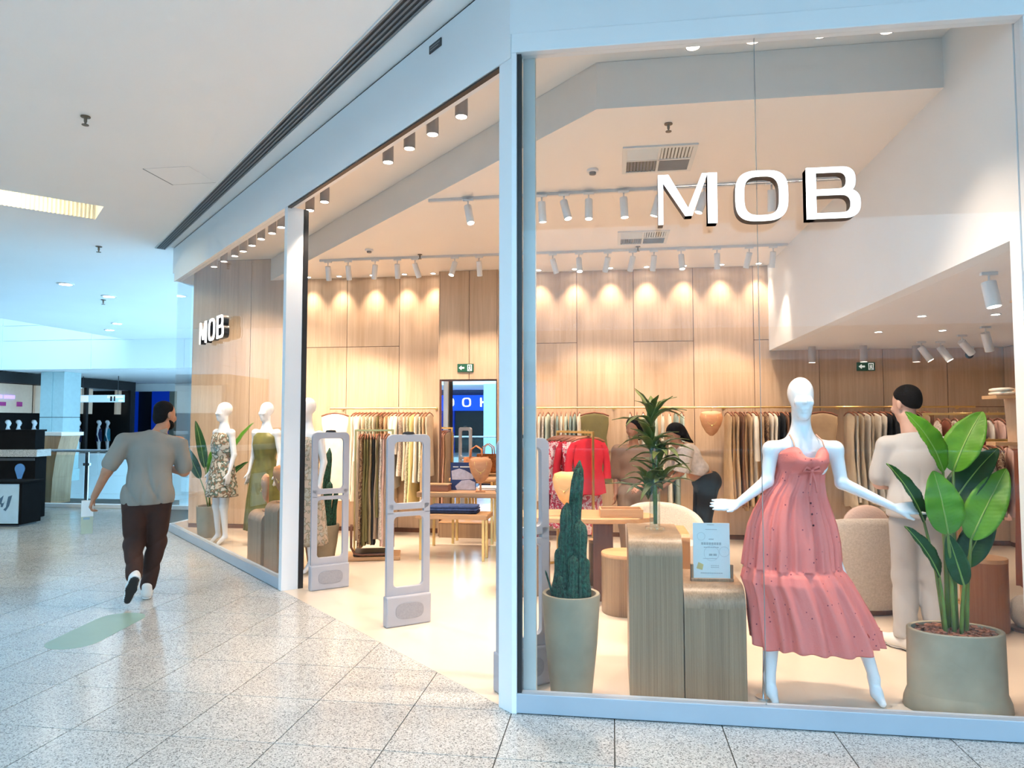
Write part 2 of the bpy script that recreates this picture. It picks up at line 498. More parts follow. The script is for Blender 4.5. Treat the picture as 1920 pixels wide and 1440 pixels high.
# ---- mall floor: granite tiles
floor = struct('floor', MB().box(-15.4, 20, -6, 12.1, -0.30, -0.006).box(-12.0, -8.8, 12.1, 13.4, -0.30, 0.0), m_grout, 'speckled grey granite tile floor of the mall walkway', 'floor')
PX, PY, Y0 = 0.5605, 0.548, 3.393
field = MB(); cand = []
for i in range(-25, 20):
    for j in range(-17, 16):
        x0, y0 = i*PX, Y0+j*PY
        g = 0.003
        q = [(x0+g, y0+g), (x0+PX-g, y0+g), (x0+PX-g, y0+PY-g), (x0+g, y0+PY-g)]
        q = clip(q, 0, 1, -12.05)
        if not q: continue
        ps = outside(q)
        if not ps: continue
        cx = x0+PX/2; cy = y0+PY/2
        a = math.degrees(math.atan2(-cx, cy)) - 8.11
        d = math.hypot(cx, cy)
        vis = cy > 2.6 and -40 < a < 42 and cy < 10.2
        cand.append((d if vis else 1e3+d, ps, len(ps) == 1 and abs(abs(area(ps[0]))-(PX-2*g)*(PY-2*g)) < 1e-6, (x0, y0)))
cand.sort(key=lambda c: c[0])
tile_me = MB().prism([(0.003, 0.003), (PX-0.003, 0.003), (PX-0.003, PY-0.003), (0.003, PY-0.003)], -0.006, 0.0).mesh('tile')
tile_me.materials.append(m_gran)
for k, (d, ps, full, o0) in enumerate(cand):
    if d < 1e3 and k < 260:
        if full:
            o = link(bpy.data.objects.new('tile', tile_me), floor); o.location = (o0[0], o0[1], 0)
        else:
            mb = MB()
            for p in ps: mb.prism(p, -0.006, 0.0)
            obj('tile', mb, m_gran, floor)
    else:
        for p in ps: field.prism(p, -0.006, 0.0)
tf = obj('tile_field', field, m_gran, floor); tf['kind'] = 'stuff'

# ---- mall ceiling with a lit recess, open to the skylight beyond x = -15.4
rect = [(-15.4, -1.6), (20, -1.6), (20, 34), (-15.4, 34)]
def scl(poly, s0=None, s1=None, t0=None, t1=None):
    c = -(DS.x*CX0 + DS.y*YF)
    if s0 is not None: poly = clip(poly, -DS.x, -DS.y, -c + s0)
    if s1 is not None and poly: poly = clip(poly, DS.x, DS.y, c - s1)
    if t0 is not None and poly: poly = clip(poly, -NS.x, -NS.y, -nc + t0)
    if t1 is not None and poly: poly = clip(poly, NS.x, NS.y, nc - t1)
    return poly
S0, S1, T1, T0 = 6.66, 7.36, -1.16, -6.2
mc = MB()
for p in (scl(rect, s1=S0), scl(rect, s0=S1), scl(rect, s0=S0, s1=S1, t0=T1), scl(rect, s0=S0, s1=S1, t1=T0)):
    mc.prism(p, ZM, ZM+0.35)
mc.prism([tuple(sp(s, t)[:2]) for s, t in ((S0-0.05, T0-0.05), (S1+0.05, T0-0.05), (S1+0.05, T1+0.05), (S0-0.05, T1+0.05))], ZM+0.30, ZM+0.36)
ceiling = struct('ceiling', mc, m_ceil, 'smooth white plaster ceiling over the mall walkway', 'ceiling')
ribs = MB()
t = T1-0.02
while t > T0+0.05:
    ribs.add([tuple(sp(s, u, z)) for s, u, z in ((S1,t,ZM),(S1-0.035,t-0.02,ZM),(S1,t-0.04,ZM),(S1,t,ZM+0.30),(S1-0.035,t-0.02,ZM+0.30),(S1,t-0.04,ZM+0.30))],
             [(0,2,1),(3,4,5),(0,1,4,3),(1,2,5,4),(2,0,3,5)])
    t -= 0.045
o = obj('cove_rib', ribs, m_white, ceiling); o['kind'] = 'stuff'
m_cove = mat('cove_strip', (1, 0.9, 0.6), 0.5, emit=(1.0, 0.78, 0.36), estr=60, var=0.01)
cl = MB()
cl.add([tuple(sp(s, u, z)) for z in (ZM+0.20, ZM+0.23) for s, u in ((S0+0.06, T1-0.45), (S0+0.10, T1-0.45), (S0+0.10, T0+0.1), (S0+0.06, T0+0.1))],
       [(0,1,2,3),(7,6,5,4),(0,4,5,1),(1,5,6,2),(2,6,7,3),(3,7,4,0)])
tag(obj('cove_light_strip', cl, m_cove), 'warm yellow light strip inside the ribbed ceiling recess', 'light')

# ---- shop floor, back wall and ceilings
shop_plan = [(CX0, YF), (5.2, YF), (5.2, YB), tuple(sp(8.78, 0)[:2])]
fl = struct('floor_shop', MB().prism([(CX0-0.0, YF+0.02), (5.2, YF+0.02), (5.2, YB+0.1), (-6.5, YB+0.1), (-6.43, 9.58)], -0.25, 0.001), m_shopfl, 'polished pale beige porcelain floor inside the clothing shop', 'floor')

wb = struct('wall_back', MB().box(-6.42, 5.2, YB+0.015, YB+0.2, 0, ZM), m_darkwood, 'light oak panelled back wall of the shop', 'wall')
def panel(x0, x1, z0, z1, y=YB, parent=None, th=0.015):
    g = 0.004
    obj('panel', MB().box(x0+g, x1-g, y, y+th, z0+g, z1-g), m_wall, parent or wb)
cols = [-6.42, -5.46, -4.73, -3.92, -3.11, -2.43, -1.65, -1.29, -0.49, 0.31, 1.13, 1.94, 2.79, 3.60, 4.40, 5.2]
splits = {2: 2.72, 3: 2.72, 7: 2.73, 9: 2.73, 11: 2.73, 14: 1.80}
for i in range(len(cols)-1):
    x0, x1 = cols[i], cols[i+1]
    top = ZS if x1 < -4.7 else ZC+0.02
    if i in splits:
        panel(x0, x1, 0.06, splits[i]); panel(x0, x1, splits[i], top)
    else:
        panel(x0, x1, 0.06, top)
struct('baseboard_back', MB().box(-6.4, -2.44, YB-0.01, YB+0.014, 0, 0.058).box(-1.6, 5.15, YB-0.01, YB+0.014, 0, 0.058), m_darkwood, 'thin dark baseboard along the oak back wall', 'baseboard')
wp = struct('wall_pillar', MB().box(-2.43, -1.60, 9.745, YB-0.001, 0.0, ZC-0.001), m_darkwood, 'oak clad pillar standing proud of the back wall with the mirror', 'wall')
panel(-2.43, -2.0, 2.2, ZC, 9.73, wp); panel(-2.0, -1.60, 2.2, ZC, 9.73, wp)
obj('panel', MB().box(-1.60, -1.585, 9.735, YB, 0, ZC-0.002), m_wall, wp)
obj('panel', MB().box(-2.445, -2.43, 9.735, YB, 0, ZC-0.002), m_wall, wp)

band = [(2.14, 4.78), (2.14, YB), (-5.15, YB), (-0.09, 4.78)]
ceil_shop = struct('ceiling_shop', MB().prism(band, ZC, ZS+0.0), m_shopceil, 'dropped white ceiling over the middle of the shop', 'ceiling')
struct('ceiling_strip', MB().prism([(CX0+0.05, YF+0.08), (2.14, YF+0.08), (2.14, YB), (-6.42, YB), (-6.38, 9.62)], ZS+0.002, ZS+0.12), m_shopceil, 'raised white ceiling strip above the shop windows', 'ceiling')
struct('wall_bulkhead', MB().box(2.14, 2.26, 4.10, YB-0.001, ZL, ZS+0.12).box(2.14, 2.26, YF+0.09, 4.10, 0.0, ZS+0.12), m_white, 'white bulkhead wall dropping from the ceiling beside the pink dress window', 'wall')
struct('ceiling_low', MB().box(2.261, 5.2, YF+0.09, YB-0.001, ZL, ZL+0.1), m_shopceil, 'low warm ceiling over the right hand racks of the shop', 'ceiling')
wr = struct('wall_right', MB().box(5.09, 5.2, YF+0.1, YB-0.001, 0, ZL-0.001), m_darkwood, 'oak clad right wall of the shop behind the racks', 'wall')
for i in range(7):
    obj('panel', MB().box(5.075, 5.09, 4.02+0.85*i+0.004, min(4.02+0.85*(i+1), YB)-0.004, 0.06, ZL-0.004), m_wall, wr)
struct('wall_front', MB().box(2.265, 20, YF+0.02, YF+0.085, 0, ZM-0.001), m_white, 'white wall beside the shop window end', 'wall')

# ---- shop front frames
fr = MB().box(CX0, 2.20, YF, YF+0.07, 0.004, 0.108)
m_sill_shaded = mat('white_sill_darkened', (0.40, 0.46, 0.53), 0.35, var=0.03, vscale=3)  # shade put into the white paint, to offset strong daylight on the sill
struct('trim_1', fr, m_sill_shaded, 'white painted sill under the front display window', 'window sill', bevel=0.004)
fr = MB().box(CX0-0.002, 2.20, YF-0.012, YF+0.08, 3.728, 3.842)
struct('trim_2', fr, m_frame, 'white painted head frame over the front display window', 'window frame', bevel=0.005)
struct('trim_3', MB().box(CX0-0.012, 2.26, YF-0.002, YF+0.06, 3.843, ZM-0.016), m_frame, 'white fascia panel above the front display window', 'fascia')
struct('trim_4', MB().box(2.145, 2.20, YF-0.003, YF+0.085, 0.004, 3.728), m_frame, 'slim white end post of the front display window', 'window frame', bevel=0.003)
struct('trim_5', MB().box(2.225, 2.60, YF-0.02, YF+0.015, 0.0, ZM-0.001), m_frame, 'white pier casing next to the display window', 'fascia', bevel=0.004)
# corner post: a flat face along the angled front, a narrow one along the window
post = MB().prism([(CX0-0.001, YF-0.003), tuple(sp(0.118, -0.003)[:2]), tuple(sp(0.118, 0.10)[:2]), (CX0+0.02, YF+0.16), (CX0+0.04, YF+0.10), (CX0+0.025, YF-0.003)], 0.001, 3.728)
struct('trim_6', post, m_frame, 'white corner post between the open entrance and the front window', 'post')
struct('trim_7', MB().box(CX0+0.027, CX0+0.052, YF+0.012, YF+0.06, 0.109, 3.727), m_black, 'black glazing gasket along the corner post', 'gasket')
struct('trim_8', MB().box(CX0+0.055, CX0+0.125, YF+0.072, YF+0.13, 0.0, 3.9), mat('grey_inner_jamb', (0.55, 0.56, 0.54), 0.45, var=0.03), 'grey inner jamb behind the corner post glass', 'jamb')

def sbox(s0, s1, t0, t1, z0, z1): return MB().box(-s1, -s0, t0, t1, z0, z1).xf(SIDE)
SE = 8.15
struct('trim_9', sbox(0.0, SE+0.06, -0.012, 0.08, 3.70, 3.842), m_frame, 'white head frame over the entrance and the angled window', 'window frame')
struct('trim_10', sbox(0.0, SE+0.20, -0.003, 0.06, 3.843, ZM-0.016), m_frame, 'white fascia panel above the entrance and angled window', 'fascia')
struct('trim_11', sbox(0.0, SE+0.20, 0.004, 0.05, ZM-0.016, ZM-0.0005), m_black, 'dark shadow gap between fascia and mall ceiling', 'shadow gap')
struct('trim_12', sbox(0.12, 3.545, -0.004, 0.03, 3.686, 3.699), m_black, 'black track line along the top of the entrance', 'door track')
struct('trim_13', sbox(3.545, 3.62, -0.006, 0.155, 0.001, 3.699), m_frame, 'white post between the entrance and the angled window', 'post')
struct('trim_14', sbox(3.54, 3.60, 0.157, 0.205, 0.001, 3.699), m_black, 'black edge profile beside the entrance post', 'gasket')
struct('trim_15', sbox(3.622, SE+0.06, -0.004, 0.07, 0.004, 0.105), m_sill_shaded, 'white painted sill under the angled display window', 'window sill')
struct('trim_16', sbox(3.622, SE+0.06, 0.003, 0.06, 0.0, 0.0038), m_black, 'dark joint under the angled window sill', 'joint')
struct('trim_17', MB().box(CX0+0.03, 2.2, YF+0.006, YF+0.06, 0.0, 0.0038), m_black, 'dark joint under the front window sill', 'joint')
ex, ey = sp(SE+0.06, 0)[:2]
struct('trim_18', MB().box(ex-0.02, ex+0.05, ey+0.03, YB+0.10, 0.004, 0.105).box(ex-0.02, ex+0.05, ey+0.03, YB+0.10, 3.72, ZM-0.016), m_frame, 'white sill and head of the short glazed shop end', 'window frame')

def window(name, mb, label):
    o = struct(name, mb, m_glass, label, 'window')
    return o
window('window_1', MB().box(CX0+0.053, 0.793, YF+0.03, YF+0.042, 0.109, 3.727), 'clear shop window pane in front of the cactus and oak plinths')
window('window_2', MB().box(0.797, 2.143, YF+0.03, YF+0.042, 0.109, 3.727), 'clear shop window pane in front of the pink dress')
for i, (a, b, lab) in enumerate(((3.625, 5.2, 'clear angled window pane next to the entrance post'), (5.204, 6.75, 'clear angled window pane behind the small hanging sign'), (6.754, SE+0.02, 'clear angled window pane at the far end of the shop'))):
    window(f'window_{i+3}', sbox(a, b, 0.025, 0.037, 0.106, 3.699), lab)
window('window_6', MB().box(ex+0.012, ex+0.024, ey+0.06, YB-0.001, 0.106, 3.719), 'narrow glass end pane of the shop beside the mall void')
for i, (x, lab) in enumerate(((0.795, 'thin clear joint between the two front window panes'),)):
    struct('trim_19', MB().box(x-0.001, x+0.001, YF+0.030, YF+0.042, 0.109, 3.727), mat('glass_edge', (0.30, 0.33, 0.32), 0.3, var=0.02), lab, 'joint')

# ---- ceiling slot diffuser
A0, A1 = sp(0.2, -0.385), sp(0.2, -0.205)
B0, B1 = sp(8.52, -0.225), sp(8.52, -0.082)
sd = thing('slot_diffuser', 'long black linear slot air diffuser in the mall ceiling along the fascia', 'air diffuser')
def strip(u0, u1, z0, z1):
    p = [A0.lerp(A1, u0), A0.lerp(A1, u1), B0.lerp(B1, u1), B0.lerp(B1, u0)]
    return MB().prism([(q.x, q.y) for q in p], z0, z1)
obj('back_plate', strip(0.04, 0.96, ZM-0.004, ZM-0.001), m_black, sd)
for k in range(5):
    obj('slat', strip(0.05+0.2*k, 0.05+0.2*k+0.085, ZM-0.010, ZM-0.0041), m_slot, sd)
obj('edge_trim', strip(0.0, 0.045, ZM-0.012, ZM-0.001), m_lampw, sd)
obj('edge_trim', strip(0.955, 1.0, ZM-0.012, ZM-0.001), m_lampw, sd)

# ---- the far side of the mall void
m_sky = mat('far_white_panel', (0.86, 0.90, 0.92), 0.5, var=0.01, vscale=1)
wf = struct('wall_far', MB().box(-30, -6.5, 20.43, 20.8, 3.31, 7.5), m_ceil, 'bright white panelled bulkhead across the mall void', 'wall')
for i in range(6):
    x0 = -29.6+3.25*i
    for z0, z1 in ((3.30, 4.25), (4.25, 4.75), (4.75, 7.4)):
        obj('panel', MB().box(x0+0.02, x0+3.23, 20.40, 20.43, z0+0.012, z1-0.012), m_sky, wf)
struct('wall_left_blocker', MB().box(-31, -30.5, -17, 34, -6, 9.0), m_ceil, 'unseen pale wall added on the far left to block low sky light', 'wall')  # added out of view, keeps low sky light off the mall ceiling
struct('ceiling_blocker', MB().box(-31, -16.9, -17, 34, 9.01, 9.3), m_ceil, 'unseen white roof slab added on the far left to narrow the skylight', 'ceiling')  # added out of view, narrows the sky opening to dim the left side
struct('ceiling_far', MB().box(-30, -6.5, 20.81, 34, 3.30, 3.5), m_ceil, 'low white ceiling of the far gallery', 'ceiling')
struct('floor_far', MB().box(-30, -6.5, 23.9, 34, -0.4, 0.0), m_gran, 'granite floor of the far gallery', 'floor')
wl = struct('wall_lower', MB().box(-30, -6.5, 23.4, 23.85, -6, 0.45), m_ceil, 'bright white slab edge and parapet below the far gallery', 'wall')
for i in range(9):
    x0 = -29.6+2.2*i
    for z0, z1 in ((-2.6, -1.0), (-1.0, -0.35), (-0.35, 0.44)):
        obj('panel', MB().box(x0+0.02, x0+2.18, 23.37, 23.40, z0+0.012, z1-0.012), m_sky, wl)
struct('floor_lower', MB().box(-15.4, -6.5, 12.11, 23.4, -6.2, -6.0).box(-30.5, -15.401, -17, 34, -6.2, -6.0), m_gran, 'pale floor of the level below the mall void', 'floor')  # left slab added unseen, to keep sky light from below off the ceiling
# ------------------------------------------------------------------ lamps
gain = 2.3
ORD = ('first','second','third','fourth','fifth','sixth','seventh','eighth','ninth','tenth','eleventh','twelfth','thirteenth','fourteenth','fifteenth','sixteenth','seventeenth','eighteenth')
def add_light(parent, kind, loc, energy, color=WARM, spot=70, blend=0.6, size=0.04, aim=(0,0,-1)):
    d = bpy.data.lights.new('lamp_light', kind)
    d.energy = energy*gain; d.color = color; d.shadow_soft_size = size
    if kind == 'SPOT': d.spot_size = R(spot); d.spot_blend = max(blend, 0.8 if spot > 90 else blend)
    o = link(bpy.data.objects.new('lamp_light', d), parent)
    o.location = loc
    o.rotation_euler = Vector(aim).to_track_quat('-Z', 'Y').to_euler()
    return o

def orient(v):
    return Vector((0,0,-1)).rotation_difference(Vector(v).normalized()).to_matrix().to_4x4()

# recessed downlights washing the oak wall
dl_body = MB().lathe([(0.036, 0.0), (0.046, 0.0), (0.046, -0.006), (0.034, -0.006), (0.034, -0.002)], 20, caps=False).mesh('trim_ring', True, 40)
dl_body.materials.append(m_lampw)
dl_lens = MB().lathe([(0.0005, -0.0035), (0.035, -0.0035), (0.035, -0.001), (0.0005, -0.001)], 20).mesh('lens'); dl_lens.materials.append(m_lens)
def downlight(x, y, z, label, group, e=0, spot=80, aim=(0,0,-1), name='downlight', scale=1.0, color=WARM):
    t = thing(name, label, 'light', (x, y, z-0.0005), 0, group)
    t.scale = (scale,)*3
    link(bpy.data.objects.new('trim_ring', dl_body), t); link(bpy.data.objects.new('lens', dl_lens), t)
    if e: add_light(t, 'SPOT', (0, 0, -0.02), e, color, spot, 0.9, 0.04, aim)
    return t
for i, x in enumerate((-4.47, -3.99, -3.48, -2.99, -2.56, -1.02, -0.51, -0.01, 0.49, 1.0, 1.5, 1.99)):
    downlight(x, 9.84, ZC, f'{ORD[i]} recessed downlight over the oak back wall counted from its angled-window end', 'downlights along the back wall', 15, 78, (0, 0.10, -1))
for x, y, w_ in ((2.87, 8.07, 'rear downlight by the white bulkhead'), (2.84, 6.91, 'front downlight by the white bulkhead'), (3.5, 8.03, 'rear downlight away from the white bulkhead'), (3.46, 6.9, 'front downlight away from the white bulkhead')):
    downlight(x, y, ZL, f'small {w_} in the low warm ceiling', 'downlights in the low ceiling', 12, 100)
for x, y in ((-10.32, 11.96), (-10.43, 13.27), (-13.09, 16.99), (-14.21, 18.15)):
    downlight(x, y, ZM, 'unseen fill downlight added in the white mall ceiling', 'downlights in the mall ceiling', 0, scale=3.2)
for x, y in [(x, 0.3) for x in (-7.5, -4.5, -1.5, 1.5, 4.5)] + [(-7.6, 3.2), (-10.2, 3.2), (-10.4, 6.2)]:  # unseen lamps added as fill to brighten the mall floor and ceiling
    downlight(x, y, ZM, 'unseen fill downlight added in the white mall ceiling', 'downlights in the mall ceiling', 24, 125, scale=3.2, color=(0.86, 0.94, 1.0))

# cylinder lamps hanging in the window strip
cyl = MB().lathe([(0.044, 0.0), (0.046, -0.335), (0.040, -0.335), (0.039, -0.32), (0.0005, -0.32)], 20, caps=False).mesh('can', True, 40); cyl.materials.append(m_lampbz)
cyl_s = MB().lathe([(0.044, 0.0), (0.046, -0.21), (0.040, -0.21), (0.039, -0.195), (0.0005, -0.195)], 20, caps=False).mesh('can', True, 40); cyl_s.materials.append(m_lampbz)
cyl_lens = MB().lathe([(0.0005, -0.327), (0.0385, -0.327), (0.0385, -0.321), (0.0005, -0.321)], 20).mesh('lens'); cyl_lens.materials.append(m_lens)
cyl_lens_s = MB().lathe([(0.0005, -0.202), (0.0385, -0.202), (0.0385, -0.196), (0.0005, -0.196)], 20).mesh('lens'); cyl_lens_s.materials.append(m_lens)
def cyl_lamp(x, y, z, label, group, short=False, e=30, aim=(0,0,-1), spot=75):
    t = thing('cylinder_lamp', label, 'light', (x, y, z), 0, group)
    link(bpy.data.objects.new('can', cyl_s if short else cyl), t)
    link(bpy.data.objects.new('lens', cyl_lens_s if short else cyl_lens), t)
    if e: add_light(t, 'SPOT', (0, 0, -0.22 if short else -0.345), e, WARM, spot, 0.5, 0.035, aim)
    return t
for i, (x, y) in enumerate(((-1.04,4.76),(-1.32,5.03),(-1.57,5.27),(-1.83,5.53),(-2.78,6.46),(-3.04,6.7))):
    cyl_lamp(x, y, ZS, f'{ORD[i]} taupe cylinder lamp above the entrance counted from the corner post', 'cylinder lamps over the entrance', e=26)
for i, (x, y) in enumerate(((-3.62,7.25),(-3.84,7.47),(-4.09,7.69),(-4.35,7.96),(-4.61,8.22),(-4.85,8.44),(-5.16,8.71),(-5.47,8.99))):
    cyl_lamp(x, y, ZS, f'{ORD[i]} taupe cylinder lamp above the angled window counted from the entrance post', 'cylinder lamps over the angled window', e=32, spot=100, aim=(0.1, 0.35, -1))
for i, (x, y) in enumerate(((0.505,4.275),(0.853,4.25),(1.237,4.24),(1.61,4.25))):
    cyl_lamp(x, y, ZS, f'{ORD[i]} short cylinder lamp over the front window counted from the corner post', 'lamps over the front window', True, 24 if x > 1.5 else 42, spot=100, aim=(-0.25, 0.02, -1) if x > 1.5 else (0, 0, -1))
for i, (x, y) in enumerate(((2.58,9.56),(3.2,9.52),(3.87,9.62))):
    cyl_lamp(x, y, ZL, f'{ORD[i]} short cylinder lamp by the rear oak wall counted from the white bulkhead', 'cylinder lamps on the low ceiling', True, 5)

# track spotlights
m_track = mat('white_track', (0.70, 0.70, 0.70), 0.4, var=0.02)
for x0, x1, y0, y1, lab in ((-1.75, 2.10, 6.54, 6.43, 'white lighting track across the middle of the shop ceiling'), (-3.84, 2.12, 8.80, 8.79, 'white lighting track near the back wall of the shop')):
    tr = MB(); dx, dy = x1-x0, y1-y0; L_ = math.hypot(dx, dy)
    tr.box(0, L_, -0.017, 0.017, -0.03, -0.0005).box(0.0, L_, -0.004, 0.004, -0.0305, -0.03)
    tag(obj('lighting_track', tr, m_track, loc=(x0, y0, ZC), rz=math.atan2(dy, dx), bevel=0.002), lab, 'light track')
def spot_lamp(x, y, z, aim, label, group, e=25, can=0.19, r=0.036, spot=60):
    t = thing('track_spotlight', label, 'light', (x, y, z), 0, group)
    obj('adapter', MB().box(-0.05, 0.05, -0.016, 0.016, -0.022, 0.0), m_lampw, t, bevel=0.003)
    obj('stem', MB().tube([(0,0,-0.02),(0,0,-0.085)], 0.007, 8), m_lampw, t, True)
    a = Vector(aim).normalized(); m = Matrix.Translation((0, 0, -0.085)) @ orient(a)
    c = MB().lathe([(0.0005, 0.02), (r*0.95, 0.02), (r, 0.012), (r, -can+0.02), (r*0.88, -can+0.02), (r*0.86, -can+0.035), (0.0005, -can+0.035)], 18, caps=False).xf(m)
    obj('can', c, m_lampw, t, True, 40)
    obj('lens', MB().lathe([(0.0005, -can+0.024), (r*0.85, -can+0.024), (r*0.85, -can+0.034), (0.0005, -can+0.034)], 18).xf(m), m_lens, t)
    if e: add_light(t, 'SPOT', Vector((0,0,-0.085))+a*(can+0.0), e, WARM, spot, 0.5, 0.03, tuple(a))
    return t
for i, (x, aim) in enumerate(((-1.35, (0.22,-0.25,-1)), (-0.64, (0.05,0.1,-1)), (-0.43, (0.25,-0.2,-1)), (-0.2, (0.0,-0.1,-1)), (0.12, (0.05,-0.05,-1)), (0.44, (-0.3,0.1,-1)), (0.84, (-0.35,-0.1,-1)), (1.42, (0.05,0.3,-1)))):
    spot_lamp(x, 6.49-0.0285*(x+1.35), ZC-0.03, aim, f'{ORD[i]} white spotlight on the middle ceiling track counted from its entrance end', 'spotlights on the middle track', 30, spot=75)
for i, x in enumerate((-3.72,-3.44,-3.07,-2.77,-2.53,-2.0,-1.68,-1.25,-1.03,-0.73,-0.4,-0.04,0.27,0.53,0.86,1.29,1.67,1.95)):
    a = (rng.uniform(-0.25, 0.3), rng.choice((0.35, 0.42, -0.2, -0.3)), -1)
    spot_lamp(x, 8.79, ZC-0.03, a, f'{ORD[i]} white spotlight on the rear ceiling track counted from its entrance end', 'spotlights on the rear track', 20, spot=70)
for i, (x, y, aim, can, r, e) in enumerate(((3.73,9.12,(0.45,-0.2,-0.8),0.2,0.04,8),(3.96,9.15,(0.5,-0.25,-0.9),0.2,0.042,8),(3.91,8.51,(0.8,0.35,-0.8),0.2,0.042,8),(3.8,7.78,(0.35,0.3,-1),0.2,0.042,8),(2.45,4.95,(0.1,-0.15,-1),0.17,0.045,16))):
    spot_lamp(x, y, ZL, aim, ('tilted white spotlight on the low ceiling beside the third cylinder lamp','second tilted white spotlight on the low ceiling from the white bulkhead','white spotlight tilted sharply sideways on the low ceiling','white spotlight on the low ceiling above the short racks','large white spotlight on the low ceiling beside the white end wall')[i], 'spotlights on the low ceiling', e, can, r)

# sprinklers, detectors, vents
spk = MB().lathe([(0.030, 0.0), (0.030, -0.006), (0.010, -0.010), (0.010, -0.035), (0.006, -0.045), (0.004, -0.055), (0.022, -0.056), (0.022, -0.060), (0.0005, -0.060)], 14, caps=False).mesh('sprinkler', True, 40)
m_spk = mat('dull_brass', (0.20, 0.16, 0.12), 0.4, metal=0.7, var=0.1); spk.materials.append(m_spk)
for x, y, z, s, lab, gr in ((0.42,5.09,ZC,1,'small ceiling sprinkler behind the front window','sprinklers in the shop ceiling'),(-2.01,6.05,ZS,1.2,'small ceiling sprinkler over the shop entrance','sprinklers in the shop ceiling'),(-2.44,8.70,ZC,1,'small ceiling sprinkler by the rear light track','sprinklers in the shop ceiling'),(0.33,8.68,ZC,1,'small ceiling sprinkler beside the rear square air vent','sprinklers in the shop ceiling'),(-4.49,5.36,ZM,1.3,'dark sprinkler head in the mall ceiling near the access panel','sprinklers in the mall ceiling'),(-7.63,9.46,ZM,1.5,'dark sprinkler head in the mall ceiling beyond the lit recess','sprinklers in the mall ceiling'),(-10.87,13.66,ZM,1.7,'dark sprinkler head between the round mall downlights','sprinklers in the mall ceiling')):
    o = tag(link(bpy.data.objects.new('sprinkler', spk)), lab, 'sprinkler', gr); o.location = (x, y, z-0.0003); o.scale = (s,)*3
for x, y, lab in ((-0.15, 5.95, 'round white smoke detector beside the ceiling vent'), (-3.0, 8.36, 'round white smoke detector near the rear light track')):
    t = thing('smoke_detector', lab, 'detector', (x, y, ZC))
    obj('base', MB().lathe([(0.05,-0.0005),(0.05,-0.018),(0.042,-0.022),(0.0005,-0.022)], 20), m_lampw, t, True, 40)
    obj('sensor', MB().lathe([(0.030,-0.0225),(0.028,-0.042),(0.0005,-0.046)], 20), m_slot, t, True, 40)
m_ventw = mat('vent_white', (0.74, 0.75, 0.73), 0.5, var=0.02); m_ventd = mat('vent_grey', (0.16, 0.16, 0.13), 0.6, var=0.05)
for x, y, lab in ((0.10, 5.48, 'square four-way ceiling air vent above the hanging sign'), (0.08, 7.96, 'square four-way ceiling air vent farther back near the rear track')):
    t = thing('air_vent', lab, 'air vent', (x, y, ZC)); w = 0.58
    fm = MB()
    for a in ((0,w,0,0.035),(0,w,w-0.035,w),(0,0.035,0.035,w-0.035),(w-0.035,w,0.035,w-0.035),(w/2-0.01,w/2+0.01,0.035,w-0.035),(0.035,w-0.035,w/2-0.01,w/2+0.01)):
        fm.box(a[0],a[1],a[2],a[3],-0.014,-0.0005)
    obj('frame', fm, m_ventw, t)
    obj('back_plate', MB().box(0.03,w-0.03,0.03,w-0.03,-0.004,-0.0006), m_ventd, t)
    for q, (ox, oy, along) in enumerate(((0.035,0.035,'x'),(w/2+0.01,0.035,'y'),(0.035,w/2+0.01,'y'),(w/2+0.01,w/2+0.01,'x'))):
        c = w/2-0.045
        for k in range(9):
            p = k*c/9+0.006
            if along == 'x': b = MB().add([(ox,oy+p,-0.005),(ox+c,oy+p,-0.005),(ox+c,oy+p+0.014,-0.013),(ox,oy+p+0.014,-0.013),(ox,oy+p+0.002,-0.0045),(ox+c,oy+p+0.002,-0.0045),(ox+c,oy+p+0.016,-0.0125),(ox,oy+p+0.016,-0.0125)],[(0,1,2,3),(7,6,5,4),(0,4,5,1),(1,5,6,2),(2,6,7,3),(3,7,4,0)])
            else: b = MB().add([(ox+p,oy,-0.005),(ox+p,oy+c,-0.005),(ox+p+0.014,oy+c,-0.013),(ox+p+0.014,oy,-0.013),(ox+p+0.002,oy,-0.0045),(ox+p+0.002,oy+c,-0.0045),(ox+p+0.016,oy+c,-0.0125),(ox+p+0.016,oy,-0.0125)],[(3,2,1,0),(4,5,6,7),(1,5,4,0),(2,6,5,1),(3,7,6,2),(0,4,7,3)])
            obj('slat', b, m_ventw if q in (0, 1) else m_slot, t)
t = thing('air_grille', 'small white grille in the raised strip ceiling above the entrance', 'air vent', (-1.16, 5.02, ZS), R(46))
obj('frame', MB().box(-0.11,0.11,-0.05,0.05,-0.02,-0.0005), m_ventw, t, bevel=0.003)
obj('slot', MB().box(-0.09,0.09,-0.03,0.03,-0.022,-0.0201), m_slot, t)
t = thing('dome_camera', 'black dome security camera on a white bracket by the back wall', 'camera', (4.62, 9.80, ZL))
obj('bracket', MB().tube([(0,0,-0.0005),(0,0,-0.05)], 0.022, 12).tube([(0,0,-0.04),(-0.05,-0.03,-0.08)], 0.016, 10), m_lampw, t, True, 40)
obj('dome', MB().ball((-0.05,-0.03,-0.115), 0.048, 16, 10), m_black, t, True)
t = thing('access_panel', 'square flush access panel in the mall ceiling by the slot diffuser', 'hatch', (-4.83, 6.58, ZM), 0)
obj('panel_leaf', MB().box(0.012, 0.52, 0.0, 0.49, -0.004, -0.0006), m_ceil, t)
obj('gap', MB().box(-0.002, 0.012, 0.0, 0.50, -0.0045, -0.0005).box(0.0, 0.52, 0.49, 0.494, -0.0045, -0.0005), m_slot, t)
